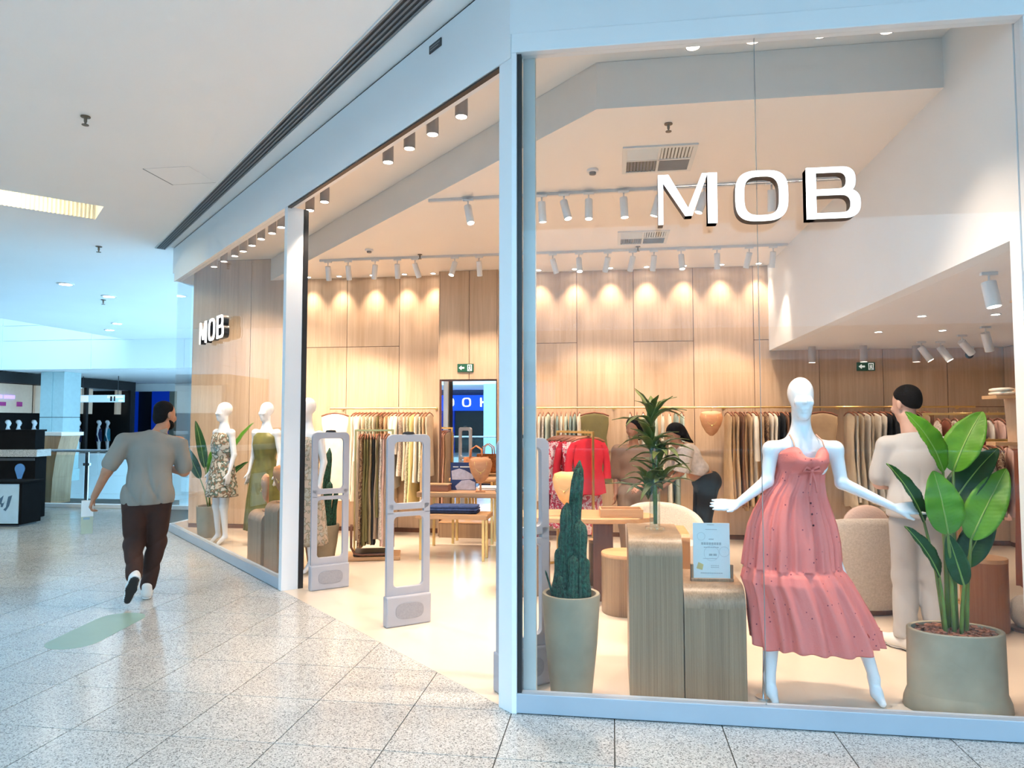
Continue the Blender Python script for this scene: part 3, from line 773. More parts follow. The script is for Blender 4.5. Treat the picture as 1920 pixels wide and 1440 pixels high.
# ------------------------------------------------------------------ hanging letters
def superloop(w, h, e, n=40):
    out = []
    for k in range(n):
        a = 2*math.pi*k/n; c, s = math.cos(a), math.sin(a)
        out.append((w*math.copysign(abs(c)**(2/e), c), h*math.copysign(abs(s)**(2/e), s)))
    return out
def dring(x0, x1, z0, z1, ts, tt, n=14):
    """the bowl of a B: flat at the left, round at the right"""
    def half(x1, z0, z1):
        r = (z1-z0)/2; zc = (z0+z1)/2; rx = min(r, 0.08)
        pts = [(x0, z0)]
        for k in range(n+1):
            a = -math.pi/2 + math.pi*k/n
            pts.append((x1-rx+rx*math.copysign(abs(math.cos(a))**0.8, math.cos(a)), zc+r*math.copysign(abs(math.sin(a))**0.8, math.sin(a))))
        pts.append((x0, z1)); return pts
    return half(x1, z0, z1), half(x1-ts, z0+tt, z1-tt)
def glyph(ch, y0, y1):
    mb = MB(); h = 0.272
    if ch == 'M':
        for p in ([(0,0),(0.026,0),(0.026,h),(0,h)], [(0,h),(0.055,h),(0.180,0.045),(0.142,0.045)], [(0.142,0.045),(0.180,0.045),(0.262,h),(0.232,h)], [(0.232,h),(0.262,h),(0.262,0),(0.31,0),(0.31,h)], [(0.262,0),(0.31,0),(0.31,h),(0.262,h)]):
            mb.plate(p, y0, y1)
    elif ch == 'O':
        o = [(x+0.135, z+h/2) for x, z in superloop(0.135, h/2, 3.2)]; i = [(x+0.135, z+h/2) for x, z in superloop(0.090, h/2-0.03, 3.2)]
        mb.ring(o, i, y0, y1)
    elif ch == 'B':
        mb.plate([(0,0),(0.048,0),(0.048,h),(0,h)], y0, y1)
        for args in ((0.0, 0.245, 0.128, h, 0.045, 0.027), (0.0, 0.268, 0.0, 0.152, 0.048, 0.028)):
            o, i = dring(*args); mb.ring(o, i, y0, y1)
    elif ch == 'H':
        mb.plate([(0,0),(0.05,0),(0.05,h),(0,h)], y0, y1).plate([(0.19,0),(0.24,0),(0.24,h),(0.19,h)], y0, y1).plate([(0.05,0.115),(0.19,0.115),(0.19,0.16),(0.05,0.16)], y0, y1)
    return mb
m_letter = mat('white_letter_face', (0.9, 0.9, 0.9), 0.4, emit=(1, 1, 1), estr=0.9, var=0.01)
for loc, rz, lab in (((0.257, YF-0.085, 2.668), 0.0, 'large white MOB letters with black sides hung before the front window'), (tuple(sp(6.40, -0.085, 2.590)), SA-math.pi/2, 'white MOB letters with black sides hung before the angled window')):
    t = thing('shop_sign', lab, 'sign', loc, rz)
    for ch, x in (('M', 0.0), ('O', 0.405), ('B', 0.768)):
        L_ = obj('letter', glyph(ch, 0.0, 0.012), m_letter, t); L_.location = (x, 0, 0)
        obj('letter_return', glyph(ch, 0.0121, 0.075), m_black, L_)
    obj('cable', MB().tube([(0.535, 0.095, 0.20), (0.535, 0.095, 1.05)], 0.0012, 6), m_slot, t)
    obj('cable', MB().tube([(0.02, 0.095, 0.235), (1.02, 0.095, 0.235)], 0.0025, 6), m_slot, t)

t = thing('wall_plaque', 'tiny black plaque on the fascia above the entrance', 'plaque', tuple(sp(0.83, -0.004, 4.13)), SA-math.pi/2)
obj('plate', MB().box(-0.075, 0.075, -0.008, 0.0, -0.028, 0.028), m_dark, t, bevel=0.002)
obj('print', MB().box(-0.06, 0.06, -0.0088, -0.0081, 0.004, 0.012).box(-0.06, 0.045, -0.0088, -0.0081, -0.014, -0.006), m_slot, t)

# emergency exit signs
m_green = mat('exit_green', (0.01, 0.10, 0.05), 0.5, var=0.05); m_exitw = mat('exit_white', (0.85, 0.88, 0.84), 0.5, emit=(0.9,1,0.9), estr=0.3, var=0.01)
for (x, y, z), lab in (((-2.05, 9.728, 2.365), 'green exit sign with white arrow above the mirror'), ((3.38, YB-0.002, 2.345), 'green exit sign with white arrow above the rear clothes rail')):
    t = thing('exit_sign', lab, 'sign', (x, y, z))
    obj('panel_box', MB().box(-0.115, 0.115, -0.022, 0.0, -0.058, 0.058), m_green, t, bevel=0.003)
    obj('arrow', MB().plate([(-0.095,0.0),(-0.055,0.032),(-0.055,0.012),(-0.015,0.012),(-0.015,-0.012),(-0.055,-0.012),(-0.055,-0.032)], -0.0235, -0.0221), m_exitw, t)
    obj('door_symbol', MB().ring([(0.03,-0.045),(0.095,-0.045),(0.095,0.045),(0.03,0.045)], [(0.04,-0.04),(0.085,-0.04),(0.085,0.035),(0.04,0.035)], -0.0235, -0.0221), m_exitw, t)
    obj('figure', MB().plate([(0.045,-0.035),(0.055,-0.035),(0.062,-0.008),(0.07,-0.035),(0.08,-0.035),(0.07,0.005),(0.08,0.012),(0.06,0.018),(0.045,0.0),(0.055,0.0)], -0.0238, -0.0222).plate([(0.058,0.021),(0.068,0.021),(0.068,0.031),(0.058,0.031)], -0.0238, -0.0222), m_exitw, t)

# mirror
t = thing('wall_mirror', 'tall frameless mirror leaning room on the oak pillar, reflecting the mall', 'mirror', (-2.0, 9.728, 0.22))
t['label'] = 'tall frameless mirror on the oak pillar reflecting the mall'
obj('backing', MB().box(-0.39, 0.39, -0.012, 0.0, 0.0, 1.955), m_slot, t)
obj('mirror_glass', MB().box(-0.39, 0.39, -0.016, -0.0121, 0.0, 1.955), m_mirror, t)
t = thing('mirror_plinth', 'low orange oak plinth under the tall mirror', 'plinth', (-2.0, 9.60, 0))
obj('body', MB().box(-0.39, 0.39, 0.0, 0.125, 0.0, 0.20), m_oak, t, bevel=0.003)
obj('top', MB().box(-0.395, 0.395, -0.005, 0.13, 0.2001, 0.218), m_oaktop, t, bevel=0.002)
# ------------------------------------------------------------------ anti-theft gates
def make_gate():
    t = thing('security_gate', 'grey plastic anti-theft gate at the shop entrance', 'security gate')
    W = 0.365; H = 1.50; th = 0.038
    def rr(x0, x1, z0, z1, r, n=6):
        out = []
        for cx, cz, a0 in ((x1-r, z0+r, -90), (x1-r, z1-r, 0), (x0+r, z1-r, 90), (x0+r, z0+r, 180)):
            out += [(cx+r*math.cos(R(a0+90*k/n)), cz+r*math.sin(R(a0+90*k/n))) for k in range(n+1)]
        return out
    fr = MB()
    fr.ring(rr(0, W, 0.905, H, 0.05), rr(0.058, W-0.058, 0.955, H-0.06, 0.035), -th/2, th/2)
    fr.ring(rr(0, W, 0.0, 0.885, 0.012), rr(0.058, W-0.058, 0.30, 0.85, 0.035), -th/2, th/2)
    fr.box(0.0, 0.055, -th/2, th/2, 0.87, 0.95).box(W-0.055, W, -th/2, th/2, 0.87, 0.95)
    obj('frame', fr, m_gate, t, bevel=0.004)
    b = obj('base', MB().box(-0.006, W+0.006, -0.045, 0.045, 0.0, 0.235), m_gate, t, bevel=0.012)
    pad = [(0.185+0.118*math.copysign(abs(math.cos(a))**0.55, math.cos(a)), 0.117+0.062*math.copysign(abs(math.sin(a))**0.8, math.sin(a))) for a in [2*math.pi*k/32 for k in range(32)]]
    obj('pad', MB().plate(pad, -0.050, -0.0455), m_gatepad, b, bevel=0.002)
    obj('top_cap', MB().lathe([(0.0005,1.50),(0.055,1.50),(0.045,1.518),(0.0005,1.522)], 20, (W/2, 0), 1.0, 0.4), m_black, t, True, 50)
    return t
g0 = make_gate()
g0.location = (-1.765, 5.375, 0.001); g0.rotation_euler = (0, 0, R(38))
g0['label'] = 'grey anti-theft gate standing alone in the middle of the shop entrance'
dup(g0, (-2.855, 6.425, 0.001), R(40), 'grey anti-theft gate beside the white entrance post and potted cactus')
dup(g0, (-0.685, 4.19, 0.001), R(40), 'grey anti-theft gate behind the corner post, next to the front cactus')

# ------------------------------------------------------------------ oak waterfall plinths
def waterfall(w, d, h, r, label, loc, rz=0.0, matb=None):
    t = thing('display_plinth', label, 'plinth', loc, rz)
    prof = [(0, 0), (0, h-r)] + [(r-r*math.cos(R(90*k/8)), h-r+r*math.sin(R(90*k/8))) for k in range(1, 9)] + [(d, h), (d, 0)]
    obj('body', MB().sideplate(prof, 0, w), matb or m_oak, t, True, 25)
    pr2 = [(-0.0015, h-r)] + [(r-(r+0.0015)*math.cos(R(90*k/8)), h-r+(r+0.0015)*math.sin(R(90*k/8))) for k in range(1, 9)] + [(d, h+0.0015), (d, h), (r, h)] + [(r-r*math.cos(R(90*k/8)), h-r+r*math.sin(R(90*k/8))) for k in range(8, 0, -1)] + [(0, h-r)]
    mbt = MB()
    outer = [(-0.0015, h-r)] + [(r-(r+0.0015)*math.cos(R(90*k/8)), h-r+(r+0.0015)*math.sin(R(90*k/8))) for k in range(1, 9)] + [(d, h+0.0015)]
    mbt.loft([[(x, p[0], p[1]) for x in (0.0, w)] for p in outer], False, False, closed=False)
    obj('curved_top', mbt, matb or m_oak, t, True, 60)
    return t
m_oaktop2 = wood('oak_top_fine', (0.42, 0.26, 0.14), (0.60, 0.41, 0.25), 0.32, scale=(60, 2.0, 2.0))
waterfall(0.31, 0.55, 0.925, 0.11, 'tall oak display plinth with curved top holding the palm vase', (0.09, 4.235, 0.001))
waterfall(0.345, 0.50, 0.645, 0.12, 'short oak display plinth with curved top holding the printed card', (0.405, 4.225, 0.001))
waterfall(0.40, 0.45, 0.80, 0.05, 'orange oak pedestal standing behind the palm plinth', (0.14, 5.15, 0.001), 0, wood('orange_oak', (0.36, 0.17, 0.06), (0.52, 0.28, 0.12), 0.4, scale=(50,50,1)))
waterfall(0.46, 0.34, 0.58, 0.10, 'oak display plinth with curved top behind the angled window', tuple(sp(5.28, 0.22, 0.001)), SA-math.pi/2)
waterfall(0.40, 0.30, 0.72, 0.10, 'taller oak plinth beside the entrance post carrying a wooden bust', tuple(sp(4.77, 0.24, 0.001)), SA-math.pi/2)

# printed card in its oak holder
t = thing('card_holder', 'pale blue printed card in an oak holder on the short plinth', 'display card', (0.585, 4.40, 0.647), R(3))
obj('holder', MB().box(-0.125, 0.125, -0.022, 0.022, 0.0, 0.018).box(-0.125, -0.108, -0.012, 0.012, 0.018, 0.10).box(0.108, 0.125, -0.012, 0.012, 0.018, 0.10), m_oak, t, bevel=0.002)
m_card = mat('pale_blue_card', (0.60, 0.72, 0.74), 0.6, var=0.02); m_print = mat('grey_print', (0.33, 0.40, 0.42), 0.7, var=0.1); m_gold = mat('gold_sticker', (0.52, 0.46, 0.20), 0.5, var=0.1)
cd = obj('card', MB().box(-0.108, 0.108, -0.003, 0.003, 0.016, 0.345), m_card, t)
pr = MB()
def bars(z, w, h, n=1, dx=0.0):
    for i in range(n):
        pr.box(dx-w/2+i*w/n, dx-w/2+(i+0.82)*w/n, -0.0036, -0.0031, z, z+h)
bars(0.333, 0.05, 0.004); bars(0.305, 0.07, 0.004, 7); bars(0.245, 0.03, 0.007, 3); bars(0.215, 0.12, 0.015, 8); bars(0.198, 0.09, 0.005, 7); bars(0.15, 0.05, 0.012, 2, 0.01); bars(0.132, 0.10, 0.003); bars(0.09, 0.05, 0.004, 4, 0.02); bars(0.08, 0.05, 0.004, 4, 0.02); bars(0.045, 0.13, 0.005, 10)
for cx, cz, rr_ in ((-0.06, 0.265, 0.024), (0.0, 0.165, 0.045), (0.075, 0.175, 0.03)):
    o_ = [(cx+rr_*math.cos(2*math.pi*k/24), cz+rr_*math.sin(2*math.pi*k/24)) for k in range(24)]; i_ = [(cx+(rr_-0.0015)*math.cos(2*math.pi*k/24), cz+(rr_-0.0015)*math.sin(2*math.pi*k/24)) for k in range(24)]
    pr.ring(o_, i_, -0.0036, -0.0031)
obj('print', pr, m_print, cd)
obj('seal', MB().plate([(-0.09,0.075),(-0.055,0.065),(-0.048,0.098),(-0.078,0.112)], -0.0038, -0.0031), m_gold, cd)

# ------------------------------------------------------------------ tables and stools
def brass_table(name, label, loc, w, d, h, th, legs, rz=0):
    t = thing(name, label, 'table', loc, rz)
    obj('tabletop', MB().box(0, w, 0, d, h-th, h), m_oaktop, t, bevel=0.012)
    for x, y in legs:
        obj('leg', MB().box(x-0.016, x+0.016, y-0.016, y+0.016, 0, h-th), m_brass, t, bevel=0.003)
    return t
brass_table('display_table', 'tall oak display table on slim brass legs facing the mirror', (-2.38, 8.40, 0.001), 1.34, 0.62, 0.745, 0.065, ((0.08,0.06),(1.26,0.06),(0.08,0.56),(1.26,0.56)))
brass_table('nesting_table', 'low oak nesting table on brass legs with folded jeans', (-2.28, 7.98, 0.001), 0.86, 0.36, 0.535, 0.06, ((0.06,0.06),(0.80,0.06),(0.06,0.28),(0.80,0.28)))
brass_table('side_table', 'small oak side table with brass legs in front of the mirror', (-2.14, 9.10, 0.001), 0.62, 0.34, 0.86, 0.045, ((0.05,0.05),(0.57,0.05),(0.05,0.29),(0.57,0.29)))

t = thing('oval_table', 'long round-ended oak table with slab feet in the middle of the shop', 'table', (-0.30, 6.62, 0.001))
ov = [(0.70*math.copysign(abs(math.cos(a))**0.85, math.cos(a)), 0.34*math.sin(a)) for a in [2*math.pi*k/40 for k in range(40)]]
obj('tabletop', MB().prism(ov, 0.70, 0.745), m_oaktop, t, bevel=0.008)
obj('foot', MB().sideplate([(-0.22,0),(0.22,0),(0.15,0.70),(-0.15,0.70)], 0.12, 0.30), m_darkwood, t, bevel=0.006)
obj('foot', MB().sideplate([(-0.22,0),(0.22,0),(0.15,0.70),(-0.15,0.70)], -0.16, -0.02), m_oak, t, bevel=0.006)
def drum(label, loc, r, h, name='drum_stool', cat='stool', mb_=None, group=None):
    t = thing(name, label, cat, loc, 0, group)
    obj('body', MB().lathe([(r*0.97, 0.0), (r, 0.01), (r, h-0.03)], 36), mb_ or m_oak, t, True, 40)
    obj('seat_disc', MB().lathe([(r*1.01, h-0.0299), (r*1.01, h-0.006), (r*0.99, h), (0.0005, h)], 36), m_oaktop, t, True, 40)
    return t
drum('round oak drum stool behind the tall palm plinth', (0.10, 6.10, 0.001), 0.20, 0.50)
drum('thin oak drum stool behind the front cactus', (-0.16, 7.06, 0.001), 0.08, 0.44)
drum('wide oak drum table with folded red clothes by the grey gate', (-0.84, 6.70, 0.001), 0.25, 0.46, 'drum_table', 'table')
drum('dark oak drum stool behind the broad-leaved plant', (2.86, 6.00, 0.001), 0.155, 0.55, 'drum_stool', 'stool', wood('reddish_oak', (0.25, 0.09, 0.03), (0.36, 0.15, 0.06), 0.4, scale=(60,60,1)))
t = thing('wooden_tray', 'shallow open oak tray on the round-ended table', 'tray', (0.07, 6.50, 0.7465), R(4))
obj('base', MB().box(-0.19, 0.19, -0.12, 0.12, 0.0, 0.012), m_oaktop, t)
for a in ((-0.19,0.19,-0.12,-0.108),(-0.19,0.19,0.108,0.12),(-0.19,-0.178,-0.108,0.108),(0.178,0.19,-0.108,0.108)):
    obj('side', MB().box(a[0],a[1],a[2],a[3],0.012,0.075), m_oaktop, t, bevel=0.002)
t = thing('wooden_box', 'small dark oak box on the tall brass-legged table', 'box', (-2.17, 8.56, 0.7465))
obj('body', MB().box(-0.15, 0.17, -0.09, 0.09, 0.0, 0.075), wood('box_oak', (0.24,0.09,0.04), (0.34,0.14,0.07), 0.4, scale=(3,40,40)), t, bevel=0.004)
obj('lid', MB().box(-0.155, 0.175, -0.095, 0.095, 0.0752, 0.09), m_oaktop, t, bevel=0.003)

# picture card with the navy background and white shirt
m_navy = mat('navy_print', (0.012, 0.03, 0.13), 0.5, var=0.1); m_lilac = mat('lilac_cloth_print', (0.50, 0.50, 0.60), 0.6, var=0.15, vscale=20)
t = thing('picture_stand', 'navy photo card showing white clothes on the brass-legged table', 'picture', (-1.86, 8.70, 0.7465), R(3))
pc = obj('card', MB().box(-0.16, 0.16, 0, 0.012, 0.0, 0.345), m_navy, t)
obj('photo_shirt', MB().plate([(-0.14,0.13),(-0.15,0.24),(-0.05,0.27),(0.02,0.25),(0.13,0.19),(0.13,0.14),(0.0,0.13)], -0.0015, -0.0002).plate([(-0.10,0.05),(-0.02,0.12),(0.08,0.13),(0.15,0.10),(0.155,0.005),(-0.08,0.005)], -0.0015, -0.0002), m_lilac, pc)
obj('print', MB().box(-0.13, -0.06, -0.0015, -0.0002, 0.285, 0.295).box(-0.04, 0.09, -0.0015, -0.0002, 0.283, 0.297), m_paperw, pc)

# ------------------------------------------------------------------ armchairs
def armchair(label, loc, rz, m, name='tub_chair'):
    """back at -y side, opens towards +y"""
    t = thing(name, label, 'chair', loc, rz)
    rings = []
    n = 33; hts = []
    for k in range(n):
        a = R(-200 + 220*k/(n-1))            # from left arm round the back to the right arm
        u = abs(a - R(-90))/R(110)
        top = 0.78 - 0.22*u**2.5
        ro, ri = 0.385, 0.325
        c, s = math.cos(a), math.sin(a)
        def P(r, z): return (r*c*1.03, r*s*0.95, z)
        rings.append([P(ro-0.03, 0.05), P(ro-0.005, 0.12), P(ro+0.005, 0.40), P(ro+0.012, top-0.05), P(ro-0.01, top-0.008), P((ro+ri)/2, top), P(ri+0.008, top-0.01), P(ri-0.006, top-0.05), P(ri, 0.38), P(ri+0.01, 0.05)])
    obj('shell', MB().loft(rings), m, t, True, 70)
    obj('seat', MB().lathe([(0.30,0.08),(0.315,0.10),(0.318,0.38),(0.30,0.425),(0.25,0.437),(0.0005,0.44)], 36, sx=1.03, sy=0.97), m, t, True, 50)
    obj('plinth_ring', MB().lathe([(0.30,0.0),(0.30,0.07)], 32), m_darkwood, t, True, 40)
    return t
armchair('beige linen tub chair seen from behind next to the shopper in white trousers', (2.09, 6.60, 0.001), R(8), m_linen).scale = (1.15, 1.15, 1.03)
armchair('cream boucle tub chair facing out behind the palm vase', (0.52, 7.10, 0.001), R(205), m_boucle)
t = thing('cushion', 'pale pink cushion resting in the beige tub chair', 'cushion', (2.12, 6.60, 0.462), R(8))
obj('cover', sdf_mesh('cover', [el((0, -0.17, 0.26), (0.20, 0.07, 0.17))], 0.02), mat('blush_cloth', (0.66,0.48,0.40), 0.9, var=0.05, bump=0.3), t)
obj('piping', MB().tube([(0.195*math.cos(2*math.pi*k/24), -0.17, 0.26+0.165*math.sin(2*math.pi*k/24)) for k in range(25)], 0.006, 6), mat('blush_piping', (0.60,0.42,0.35), 0.9, var=0.05), t, True)

# ------------------------------------------------------------------ necklace busts
m_bustw = wood('bust_wood', (0.52, 0.22, 0.09), (0.66, 0.33, 0.16), 0.45, scale=(8, 8, 30))
m_bustc = wood('bust_clear_wood', (0.72, 0.36, 0.12), (0.80, 0.45, 0.18), 0.45, scale=(8, 8, 30))
def bust(label, loc, rz, s, m, stand=0.10, hang=False, necklace=True):
    t = thing('necklace_bust', label, 'jewellery stand', loc, rz); t.scale = (s,)*3
    out = [(-0.125,0.30),(-0.145,0.24),(-0.12,0.14),(-0.07,0.05),(-0.02,0.004),(0.02,0.004),(0.07,0.05),(0.12,0.14),(0.145,0.24),(0.125,0.30),(0.06,0.322),(0.0,0.318),(-0.06,0.322)]
    z0 = -0.36 if hang else stand
    front = []; n = len(out)
    mb = MB()
    for lvl, (sc, y) in enumerate(((1.0, 0.012), (0.985, -0.006), (0.80, -0.032), (0.45, -0.046))):
        front.append([(p[0]*sc, y, z0+0.19+(p[1]-0.19)*sc) for p in out])
    mb.loft(front)
    obj('bust_board', mb, m, t, True, 35)
    if hang: obj('hook', MB().tube([(0,0.0,z0+0.30),(0,0.0,-0.03),(0.02,0,-0.005),(0,0,0.012),(-0.018,0,-0.004)], 0.004, 6), m_brass, t, True)
    else:
        obj('stand', MB().box(-0.012, 0.012, 0.012, 0.03, 0.01, z0+0.2).box(-0.06, 0.06, -0.03, 0.07, 0.0, 0.012), m, t)
    if necklace:
        pts = [(0.075*math.cos(R(a)), -0.052+0.012*abs(math.cos(R(a))), z0+0.27+0.13*math.sin(R(a))) for a in range(180, 361, 15)]
        obj('necklace', MB().tube(pts, 0.0035, 6).ball((0, -0.054, z0+0.13), 0.012, 8, 6), m_brass, t, True)
    return t
bust('wooden necklace bust hanging on the brass wall rail', (1.31, 9.66, 1.79), 0, 1.05, m_bustw, hang=True)
bust('pale orange necklace bust on the round-ended table before the red rack', (-0.42, 6.45, 0.747), R(-20), 0.95, m_bustc)
bust('wooden necklace bust on the tall brass-legged table', (-1.60, 8.50, 0.7465), R(10), 1.0, m_bustw)
bust('wooden necklace bust on the plinth beside the entrance post', tuple(sp(4.58, 0.36, 0.722)), SA-math.pi/2+R(25), 0.95, m_bustw)
bust('wooden necklace bust leaning on the plinth behind the angled window', tuple(sp(5.03, 0.34, 0.582)), SA-math.pi/2-R(10), 1.0, m_bustw)

# ------------------------------------------------------------------ folded clothes, bags
def folded(label, loc, rz, m, w=0.34, d=0.26, layers=2, name='folded_clothes', cat='clothes', th=0.022):
    t = thing(name, label, cat, loc, rz)
    for k in range(layers):
        z = k*th; rr_ = random.Random(sum(map(ord, label))+k)
        j = [rr_.uniform(-0.012, 0.012) for _ in range(4)]
        ring = lambda z_, e: [(-w/2-e+j[0], -d/2-e, z_), (0, -d/2-e-0.006, z_+0.003), (w/2+e+j[1], -d/2-e, z_), (w/2+e+0.006, 0, z_), (w/2+e+j[2], d/2+e, z_), (0, d/2+e, z_), (-w/2-e+j[3], d/2+e, z_), (-w/2-e-0.004, 0, z_)]
        obj('layer', MB().loft([ring(z, -0.006), ring(z+th*0.3, 0.003), ring(z+th*0.75, 0.002), ring(z+th*0.98, -0.012)]), m if not isinstance(m, (list, tuple)) else m[k % len(m)], t, True, 80)
    return t
m_denim = mat('blue_denim', (0.035, 0.07, 0.20), 0.85, var=0.3, vscale=30, bump=0.3, bscale=120); m_denimd = mat('dark_denim', (0.012, 0.018, 0.05), 0.85, var=0.3, vscale=30)
folded('folded blue jeans on the low nesting table', (-1.85, 8.16, 0.537), R(2), [m_denimd, m_denim, m_denim], 0.56, 0.27, 3, 'folded_jeans', 'jeans', 0.03)
folded('folded white shirt on the tall brass-legged table', (-1.53, 8.80, 0.7465), R(5), m_paperw, 0.30, 0.26, 2)
folded('folded grey knit at the end of the tall table', (-1.24, 8.62, 0.7465), R(-6), mat('grey_knit', (0.30,0.30,0.31), 0.9, var=0.3, vscale=40), 0.30, 0.28, 2)
m_coral = mat('coral_cotton', (0.62, 0.09, 0.07), 0.85, var=0.15)
folded('folded coral red top on the wide drum table', (-0.92, 6.63, 0.462), R(15), m_coral, 0.24, 0.18, 2)
folded('folded red print scarf on the wide drum table edge', (-0.74, 6.80, 0.462), R(50), printed('red_print_fold', (0.55,0.02,0.05), ((0.75,0.45,0.45),(0.4,0.02,0.04)), 30), 0.12, 0.12, 3, 'folded_scarf', 'scarf', 0.03)
def tote(label, loc, rz, m, w, d, h, mt=None, handles=True, name='handbag', cat='bag'):
    t = thing(name, label, cat, loc, rz)
    rings = []
    for z, e in ((0, -0.01), (0.02, 0.0), (h*0.6, 0.008), (h, 0.0), (h, -0.012), (h*0.3, -0.02)):
        a, b = w/2+e, d/2+e*0.6
        rings.append([(-a,-b,z),(0,-b-0.006,z),(a,-b,z),(a+0.003,0,z),(a,b,z),(0,b+0.006,z),(-a,b,z),(-a-0.003,0,z)])
    obj('body', MB().loft(rings), m, t, True, 40)
    if handles:
        for y in (-d/2, d/2):
            obj('handle', MB().tube([(-w*0.25,y,h-0.02),(-w*0.22,y,h+0.10),(0,y,h+0.15),(w*0.22,y,h+0.10),(w*0.25,y,h-0.02)], 0.008, 6), mt or m, t, True)
    return t
tote('orange woven handbag on the side table before the mirror', (-1.80, 9.25, 0.863), R(5), mat('orange_weave', (0.60,0.23,0.09), 0.8, var=0.3, vscale=40, bump=0.5, bscale=70), 0.32, 0.12, 0.27)
m_yel = mat('yellow_cloth', (0.72, 0.62, 0.16), 0.8, var=0.1, vscale=12)
drumw = thing('wooden_crate', 'plain brown display crate behind the angled window', 'crate', (-4.82, 9.45, 0.001))
obj('body', MB().box(-0.20, 0.20, -0.16, 0.16, 0.0, 0.78), wood('crate_wood', (0.42,0.24,0.13), (0.52,0.32,0.19), 0.5, scale=(30,30,1)), drumw, bevel=0.004)
obj('tag', MB().box(0.03, 0.10, -0.163, -0.1602, 0.28, 0.42), m_paperw, drumw)
tote('yellow striped tote bag on the brown display crate', (-4.82, 9.45, 0.782), R(8), m_yel, 0.36, 0.14, 0.27, handles=True)
# ------------------------------------------------------------------ pots and plants
def pot_mesh(prof, sx=1, sy=1, n=40):
    return MB().lathe(prof, n, sx=sx, sy=sy)
def round_pot(t, rb, rt, h):
    obj('pot', pot_mesh([(rb*0.98,0.0),(rb,0.01),(rb+(rt-rb)*0.62,h*0.5),(rt,h-0.012),(rt-0.004,h-0.002),(rt-0.012,h),(rt-0.024,h-0.004),(rt-0.030,h-0.05)]), m_pot, t, True, 50)
    so = MB().lathe([(rt-0.030,h-0.052),(rt*0.5,h-0.040),(0.0005,h-0.036)], 28)
    obj('soil', so, m_soil, t, True)
def chips(t, rt, z, sx, n, seed):
    q = random.Random(seed); mb = MB()
    for i in range(n):
        a, r_ = q.uniform(0, 6.28), rt*math.sqrt(q.random())*0.92
        x, y = r_*math.cos(a)*sx, r_*math.sin(a)
        s = q.uniform(0.008, 0.02)
        m = Matrix.Translation((x, y, z+q.uniform(0, 0.012))) @ Matrix.Rotation(q.uniform(0, 6.28), 4, 'Z') @ Matrix.Rotation(q.uniform(-0.6, 0.6), 4, 'X')
        b = MB().box(-s, s, -s*0.55, s*0.55, -s*0.25, s*0.25).xf(m)
        mb.add(b.v, b.f)
    o = obj('bark_chip', mb, m_soil, t); o['kind'] = 'stuff'

def cactus_column(base, top, r0, r1, ribs=8, bend=(0,0), n_=14):
    base, top = Vector(base), Vector(top); rings = []
    nn = ribs*4
    for k in range(n_+1):
        u = k/n_
        p = base.lerp(top, u) + Vector((bend[0], bend[1], 0))*math.sin(u*math.pi)
        r_ = (r0*(1-u)+r1*u)*(1.0 if u < 0.85 else math.sqrt(max(0.02, 1-((u-0.85)/0.15)**2)))*(0.9+0.1*math.sin(u*9))
        rings.append([tuple(p+Vector((math.cos(a), math.sin(a), 0))*r_*(1+0.26*math.cos(ribs*a))) for a in [2*math.pi*i/nn for i in range(nn)]])
    return MB().loft(rings)
def cactus(label, loc, rb, rt, h, stems):
    t = thing('potted_cactus', label, 'cactus', loc)
    round_pot(t, rb, rt, h); chips(t, rt-0.04, h-0.035, 1.0, 90, 3)
    for s in stems:
        obj('stem', cactus_column(*s), m_cactus, t, True)
    return t
H = 0.59-0.04
cactus('tall columnar cactus in a tapered sage pot behind the front window', (-0.25, 4.24, 0.001), 0.122, 0.172, 0.59, (
    ((0.02,0.0,H),(0.055,0.0,1.37),0.060,0.026,7,(-0.02,0)), ((-0.035,-0.03,H),(-0.02,-0.02,1.12),0.045,0.03), ((0.055,-0.03,H),(0.055,-0.03,1.02),0.045,0.035),
    ((-0.075,-0.01,H),(-0.06,-0.02,0.86),0.036,0.026), ((0.015,-0.07,H),(0.02,-0.07,0.82),0.036,0.024), ((-0.05,0.05,H),(-0.045,0.05,0.95),0.036,0.026), ((0.085,-0.02,H),(0.085,-0.015,0.80),0.030,0.022), ((-0.02,-0.06,H),(-0.06,-0.075,0.70),0.026,0.016), ((-0.10,-0.02,H),(-0.15,-0.03,0.72),0.008,0.004,6)))
H = 0.42-0.04
cactus('bushy dark cactus in a tapered taupe pot behind the entrance gate', (-3.34, 7.80, 0.001), 0.15, 0.205, 0.42, (
    ((0.02,0,H),(0.09,0,1.30),0.06,0.028,7,(0.0,0)), ((-0.05,-0.03,H),(-0.06,-0.03,1.0),0.05,0.03), ((0.08,-0.04,H),(0.12,-0.05,0.92),0.05,0.03), ((-0.10,0.0,H),(-0.16,0.0,0.98),0.04,0.02), ((-0.02,-0.08,H),(-0.02,-0.1,0.85),0.045,0.03), ((0.12,0.02,H),(0.17,0.02,0.80),0.04,0.025), ((0.03,0.07,H),(0.03,0.08,1.05),0.05,0.03)))

